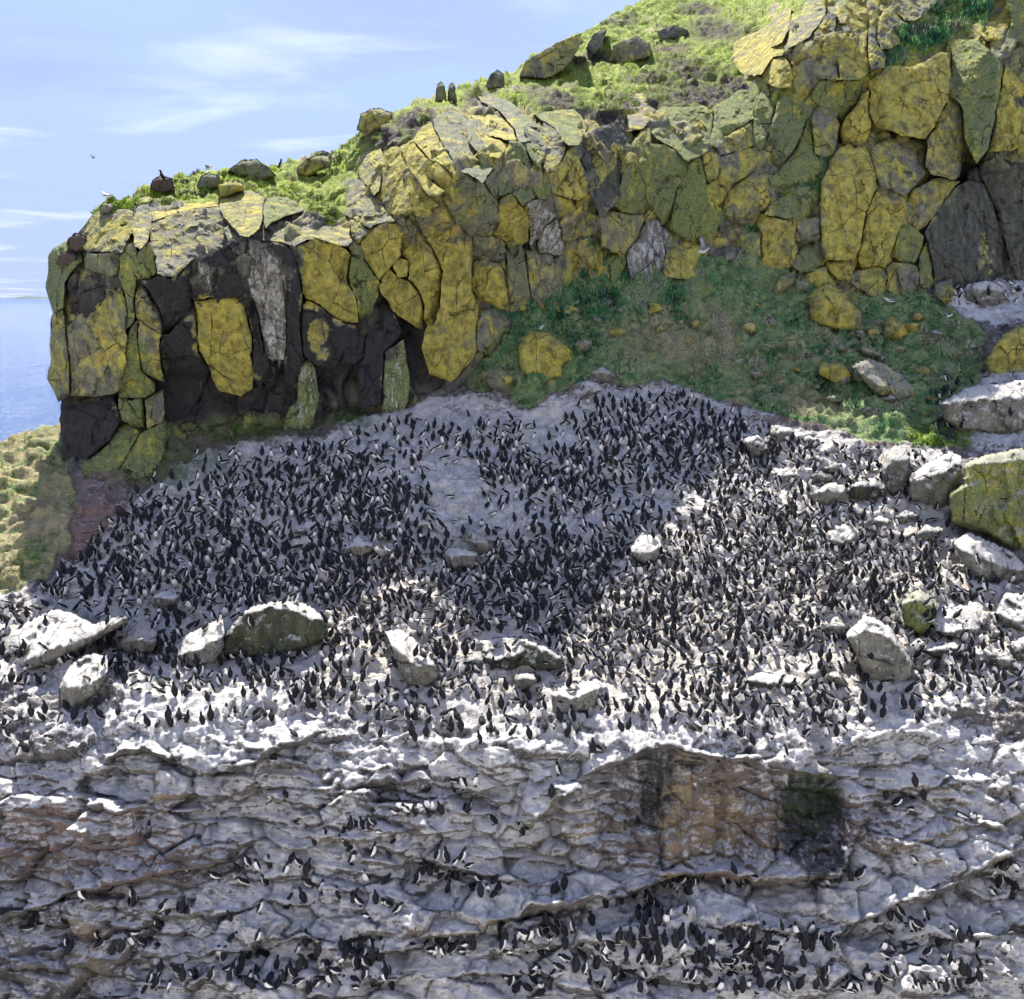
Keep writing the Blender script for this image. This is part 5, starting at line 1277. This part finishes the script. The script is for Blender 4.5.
hand('on the right hand lip', crop(664, 540, 2.775, '740,440 775,490 800,490 812,460 770,440 675,545 700,510 717,498 690,470 660,470 585,480 610,495 555,455 545,510 500,520 370,490 390,507 412,505 250,570 250,475 225,522 205,520 275,540 335,600 135,520 40,480 195,440 215,452'))
def huddle(place_name, cx, cy, rx, ry, n):
    k = 0; tries = 0
    while k < n and tries < n * 40:
        tries += 1
        a = rb.uniform(0, 2 * math.pi); r = math.sqrt(rb.random())
        x, y = cx + rx * r * math.cos(a), cy + ry * r * math.sin(a)
        if all((x - h[0]) ** 2 + ((y - h[1]) / .8) ** 2 > 6.0 ** 2 for h in HAND):
            HAND.append((x, y, place_name)); k += 1
huddle('in the huddle under the short ledge', 446, 872, 30, 13, 20)
huddle('right of the short ledge huddle', 484, 890, 15, 9, 7)
huddle('in the left row under the overhang', 435, 949, 40, 10, 14)
huddle('in the right row under the overhang', 530, 948, 36, 11, 17)
huddle('where overhang and wall meet', 555, 932, 14, 8, 6)
huddle('in the bottom left cluster', 362, 957, 22, 16, 16)
huddle('in the bottom centre cluster', 530, 985, 25, 14, 15)
huddle('at the foot of the stained wall', 680, 884, 22, 8, 11)
huddle('at the right foot of the stained wall', 736, 882, 16, 8, 7)
huddle('in the crowd right of centre', 655, 915, 20, 12, 12)
huddle('under the bulging ledge', 775, 945, 60, 16, 28)
huddle('at the bottom edge', 740, 978, 90, 18, 34)
huddle('in the bottom right corner', 1005, 880, 18, 24, 13)
huddle('on the lowest right ledge', 950, 960, 70, 30, 26)
huddle('right of the bulging rock', 900, 925, 30, 10, 9)
huddle('along the bottom edge, left of centre', 250, 975, 110, 20, 20)
huddle('on the left bottom ledges', 120, 935, 90, 30, 12)
huddle('along the bottom edge in the centre', 620, 965, 60, 24, 24)
huddle('on the lowest ledges at right', 880, 985, 110, 12, 24)
huddle('on the lip at the left', 200, 722, 180, 8, 18)
huddle('on the lip in the centre', 480, 735, 120, 9, 16)
huddle('on the lip under the long low boulder', 760, 730, 120, 9, 20)
huddle('at the bottom edge, left part', 330, 985, 90, 12, 16)
huddle('on the shelf below the stained wall', 700, 955, 120, 18, 24)
huddle('under the long flat slab', 30, 686, 26, 6, 7)
huddle('on the long flat slab', 24, 655, 22, 6, 6)
huddle('on the flat white block', 577, 689, 12, 4, 3)
huddle('on the dark domed boulder', 280, 603, 26, 3, 7)
for x, y, nm in HAND:
    taken.setdefault((int(x // 12), int(y // 12)), []).append((x, y, 9)); spots.append((x, y, nm))
n_try = 0
dn_cache = rb.uniform(0, 1, 1)
cand = np.stack([rb.uniform(-40, 1095, 94000), rb.uniform(376, 742, 94000)], -1)
inc = in_poly(cand[:, 0], cand[:, 1], COLONY)
cl = fbm(np.stack([cand[:, 0] * .022, cand[:, 1] * .034, 0 * cand[:, 0]], -1), 3, 141)
cl2 = fbm(np.stack([cand[:, 0] * .07, cand[:, 1] * .1, 0 * cand[:, 0]], -1), 2, 143)
dens = .66 + .55 * cl + .45 * cl2
for e in SPARSE: dens -= .62 * e[4] * soft_ell(cand[:, 0], cand[:, 1], *e[:4])
for e in DENSE: dens += .38 * soft_ell(cand[:, 0], cand[:, 1], *e)
dens -= .25 * smooth(440, 395, cand[:, 1])
inner = edge_dist(cand[:, 0], cand[:, 1], COLONY)
dens *= smooth(0, 14, inner)
for (x, y), ok, d in zip(cand, inc, dens):
    if not ok or rb.random() > np.clip(d, 0, 1) ** 2.2: continue
    hpx = BSC * .42 * FPX / np.interp(y, [380, 480, 583, 700, 740], [49, 43.5, 37.5, 32, 30.5])
    if free(x, y, hpx * (.46 if d > .75 else .62)): spots.append((x, y, ''))
# the shaded ledges at the far right
for x, y in rb.uniform((945, 284), (1030, 308), (60, 2)):
    if free(x, y, 5.5): spots.append((x, y, ''))
for x, y in rb.uniform((935, 378), (1030, 430), (170, 2)):
    if free(x, y, 6): spots.append((x, y, ''))
birds = []
for x, y, nm in spots:
    h = shoot(x, y)
    if h is None: continue
    loc, nor, idx, dist = h
    if dist > 70: continue
    if not nm and not is_sheet(idx) and rb.random() < .88: continue
    if not nm and nor.z < .12 and rb.random() < .6: continue
    sunny = y > 575 or (x > 720 and y > 480)
    # most face up the slope, backs to the viewer; more of them turn about in the sun
    u_ = rb.random(); back = .55 if not sunny else .36
    yaw = rb.normal(math.pi / 2, .55) if u_ < back else (rb.normal(math.pi, .5) if u_ < back + .17 else (rb.normal(0, .5) if u_ < back + .26 else rb.uniform(-math.pi, math.pi)))
    pose = int(rb.choice(len(POSES), p=[.25, .15, .07, .17, .08, .14, .10, .04]))
    birds.append((dist, loc.copy(), yaw, pose, float(np.clip(rb.normal(1.0, .11), .76, 1.22)) * BSC, nm, x, y, rb.normal(0, .13)))
birds.sort(key=lambda b: b[0] / b[4])
IND = [b for b in birds if -6 < b[6] < 1030 and b[7] < 1003][:300]
ind_ids = {id(b) for b in IND}
REST = [b for b in birds if id(b) not in ind_ids]
ORD = ['', 'second ', 'third ', 'fourth ', 'fifth ', 'sixth ', 'seventh ', 'eighth ', 'ninth ', 'tenth ', 'eleventh ', 'twelfth ', 'thirteenth ', 'fourteenth ', 'fifteenth ', 'sixteenth ']
groups = {}
for b in IND: groups.setdefault(b[5] or 'at the lower colony edge', []).append(b)
def ordinal(n):
    if n < len(ORD): return (ORD[n] or 'first ').strip()
    m = n + 1
    return '%d%s' % (m, 'th' if 10 <= m % 100 <= 20 else {1: 'st', 2: 'nd', 3: 'rd'}.get(m % 10, 'th'))
for gname, bs in groups.items():
    bs.sort(key=lambda b: b[6])
    for i, (dist, loc, yaw, pose, sc, nm, x, y, rl) in enumerate(bs):
        o = bpy.data.objects.new('guillemot', PMESH[pose])
        o.location = loc - Vector((0, 0, .015)); o.rotation_euler = (rl, 0, yaw); o.scale = (sc, sc, sc)
        COL.objects.link(o)
        rank = 'the leftmost' if i == 0 else ('the rightmost' if i == len(bs) - 1 else ordinal(i) + ' from the left')
        tag(o, 'guillemot ' + POSES[pose][0] + ', ' + rank + ' ' + gname, 'seabird', 'guillemots nearest the viewer')
# everyone else: a crowd nobody could count
Vs, Fs, Ms = [], [], []; k = 0
tri = []
for nm, (V, F, fm) in POSES:
    T, M = [], []
    for f, m in zip(F, fm):
        for a in range(1, len(f) - 1): T.append((f[0], f[a], f[a + 1])); M.append(m)
    tri.append((V, np.array(T), np.array(M)))
for dist, loc, yaw, pose, sc, nm, x, y, rl in REST:
    V, T, M = tri[pose]
    V = np.stack([V[:, 0], V[:, 1] * math.cos(rl) - V[:, 2] * math.sin(rl), V[:, 1] * math.sin(rl) + V[:, 2] * math.cos(rl)], -1)
    c, s = math.cos(yaw) * sc, math.sin(yaw) * sc
    W_ = np.stack([V[:, 0] * c - V[:, 1] * s + loc.x, V[:, 0] * s + V[:, 1] * c + loc.y, V[:, 2] * sc + loc.z - .015], -1)
    Vs.append(W_); Fs.append(T + k); Ms.append(M); k += len(V)
o = mesh_obj('guillemot_crowd', np.concatenate(Vs), np.concatenate(Fs), BMATS, fmat=np.concatenate(Ms))
tag(o, 'dense crowd of dark guillemots with white breasts covering the whole slope', 'seabirds', kind='stuff')
print('BIRDS', len(birds), len(IND), len(groups))

# ------------------------------------------------------------------ gulls
def gull_mesh(standing=True, dark=False, wing_up=.5):
    R = [(-.30, .10, .030, .008), (-.22, .11, .050, .030), (-.12, .13, .085, .065), (0, .155, .105, .090), (.10, .19, .085, .080), (.165, .235, .055, .055), (.20, .275, .050, .050), (.235, .29, .045, .045), (.265, .288, .025, .025), (.30, .280, .012, .014), (.325, .268, .004, .006)]
    z0 = .14 if standing else 0
    V, F = loft([(x, z + z0, w, d) for x, z, w, d in R])
    V = [np.array(v) for v in V]; fm = []
    for i in range(len(R) - 1):
        for s in range(8):
            fm.append(2 if i >= 8 else (3 if dark else 1))
    fm += [0, 2]
    def plate(pts, m, th=.012):
        k = len(V); n = len(pts)
        for p in pts: V.append(np.array(p))
        for p in pts: V.append(np.array(p) - np.array([0, 0, th]))
        F.append(tuple(range(k, k + n))); F.append(tuple(range(k + n, k + 2 * n))[::-1]); fm.extend([m, m])
        for i in range(n):
            j = (i + 1) % n; F.append((k + i, k + j, k + n + j, k + n + i)); fm.append(m)
    wm = 0 if dark else 3
    for sd in (-1, 1):
        if standing:
            plate([(.10, sd * .085, .21 + z0), (-.05, sd * .112, .205 + z0), (-.25, sd * .075, .165 + z0), (-.42, sd * .03, .13 + z0), (-.25, sd * .055, .13 + z0), (.02, sd * .10, .15 + z0)], wm)
            plate([(-.01, sd * .03, .10 + .14), (.01, sd * .03, .10 + .14), (.02, sd * .035, .01), (-.0, sd * .035, .01)], 2)
            plate([(-.02, sd * .035, .012), (.06, sd * .06, .010), (.07, sd * .02, .010)], 2, .008)
        else:
            u = wing_up
            plate([(.12, sd * .06, .20), (.13, sd * .26, .20 + .26 * u), (.04, sd * .58, .20 + .52 * u), (-.10, sd * .60, .20 + .53 * u), (-.10, sd * .28, .20 + .24 * u), (-.12, sd * .07, .17)], wm)
            plate([(.04, sd * .58, .20 + .52 * u), (-.12, sd * .82, .20 + .60 * u), (-.10, sd * .60, .20 + .53 * u)], 0)
    return np.array(V), F, np.array(fm)
GM = [M_DARK, M_WHITE, M_YBILL, M_GREY]
def gull(label, x, y, Y=None, yaw=0.0, standing=True, dark=False, sc=1.0, roll=0.0, name='gull', up=.5):
    V, F, fm = gull_mesh(standing, dark, up)
    if Y is None:
        h = shoot(x, y)
        loc = h[0] if h else Vector(place(x, y, 55))
    else: loc = Vector([float(v) for v in place(x, y, Y)])
    o = mesh_obj(name, V, F, GM, fmat=fm); o.location = loc; o.rotation_euler = (roll, 0, yaw); o.scale = (sc,) * 3
    tag(o, label, 'gull' if name == 'gull' else 'seabird'); return o
gull('pale grey gull perched on a stone at the tip of the left cliff', 107, 203.5, 46.2, 2.6, True, sc=1.1)
gull('grey and white gull flying low in front of the green cliff', 703, 254, 53.0, .15, False, sc=1.0, roll=.35, up=.9)
gull('white gull sitting on the rubble right of the large yellow topped boulder', 889, 306, None, 2.9, True, sc=1.0)
gull('white bird on top of the big round yellow boulder', 541, 332, None, 1.0, True, sc=.7)
gull('white bird at the foot of the dark cleft, right edge', 1015, 290, None, .4, True, sc=.9)
gull('white bird on the rock at the foot of the dark cleft', 1001, 288, None, 2.2, True, sc=.8)
gull('distant bird flying in the sky at the left', 93, 159, 120.0, .7, False, True, sc=.9, roll=.3, up=.3)
gull('white gull landing near the right end of the green slope', 949, 318, 55.5, .3, False, sc=.7, roll=.2, up=.2)
gull('pale gull standing with raised wings on the left skyline', 208, 171, 52.4, .2, False, sc=.8, roll=.1, up=.25)
def dark_bird(label, x, y, sc, yaw, Y):
    o = bpy.data.objects.new('dark_seabird', PMESH[1]); o.location = [float(v) for v in place(x, y, Y)]
    h = shoot(x, y + 7)
    if h: o.location = h[0]
    o.rotation_euler = (0, 0, yaw); o.scale = (sc,) * 3; COL.objects.link(o); tag(o, label, 'seabird')
dark_bird('dark bird standing on the left skyline above a dark cushion', 162, 175, 1.3, 2.8, 50)
dark_bird('dark bird standing on the skyline between two grey rocks', 281, 163, 1.4, .4, 54)
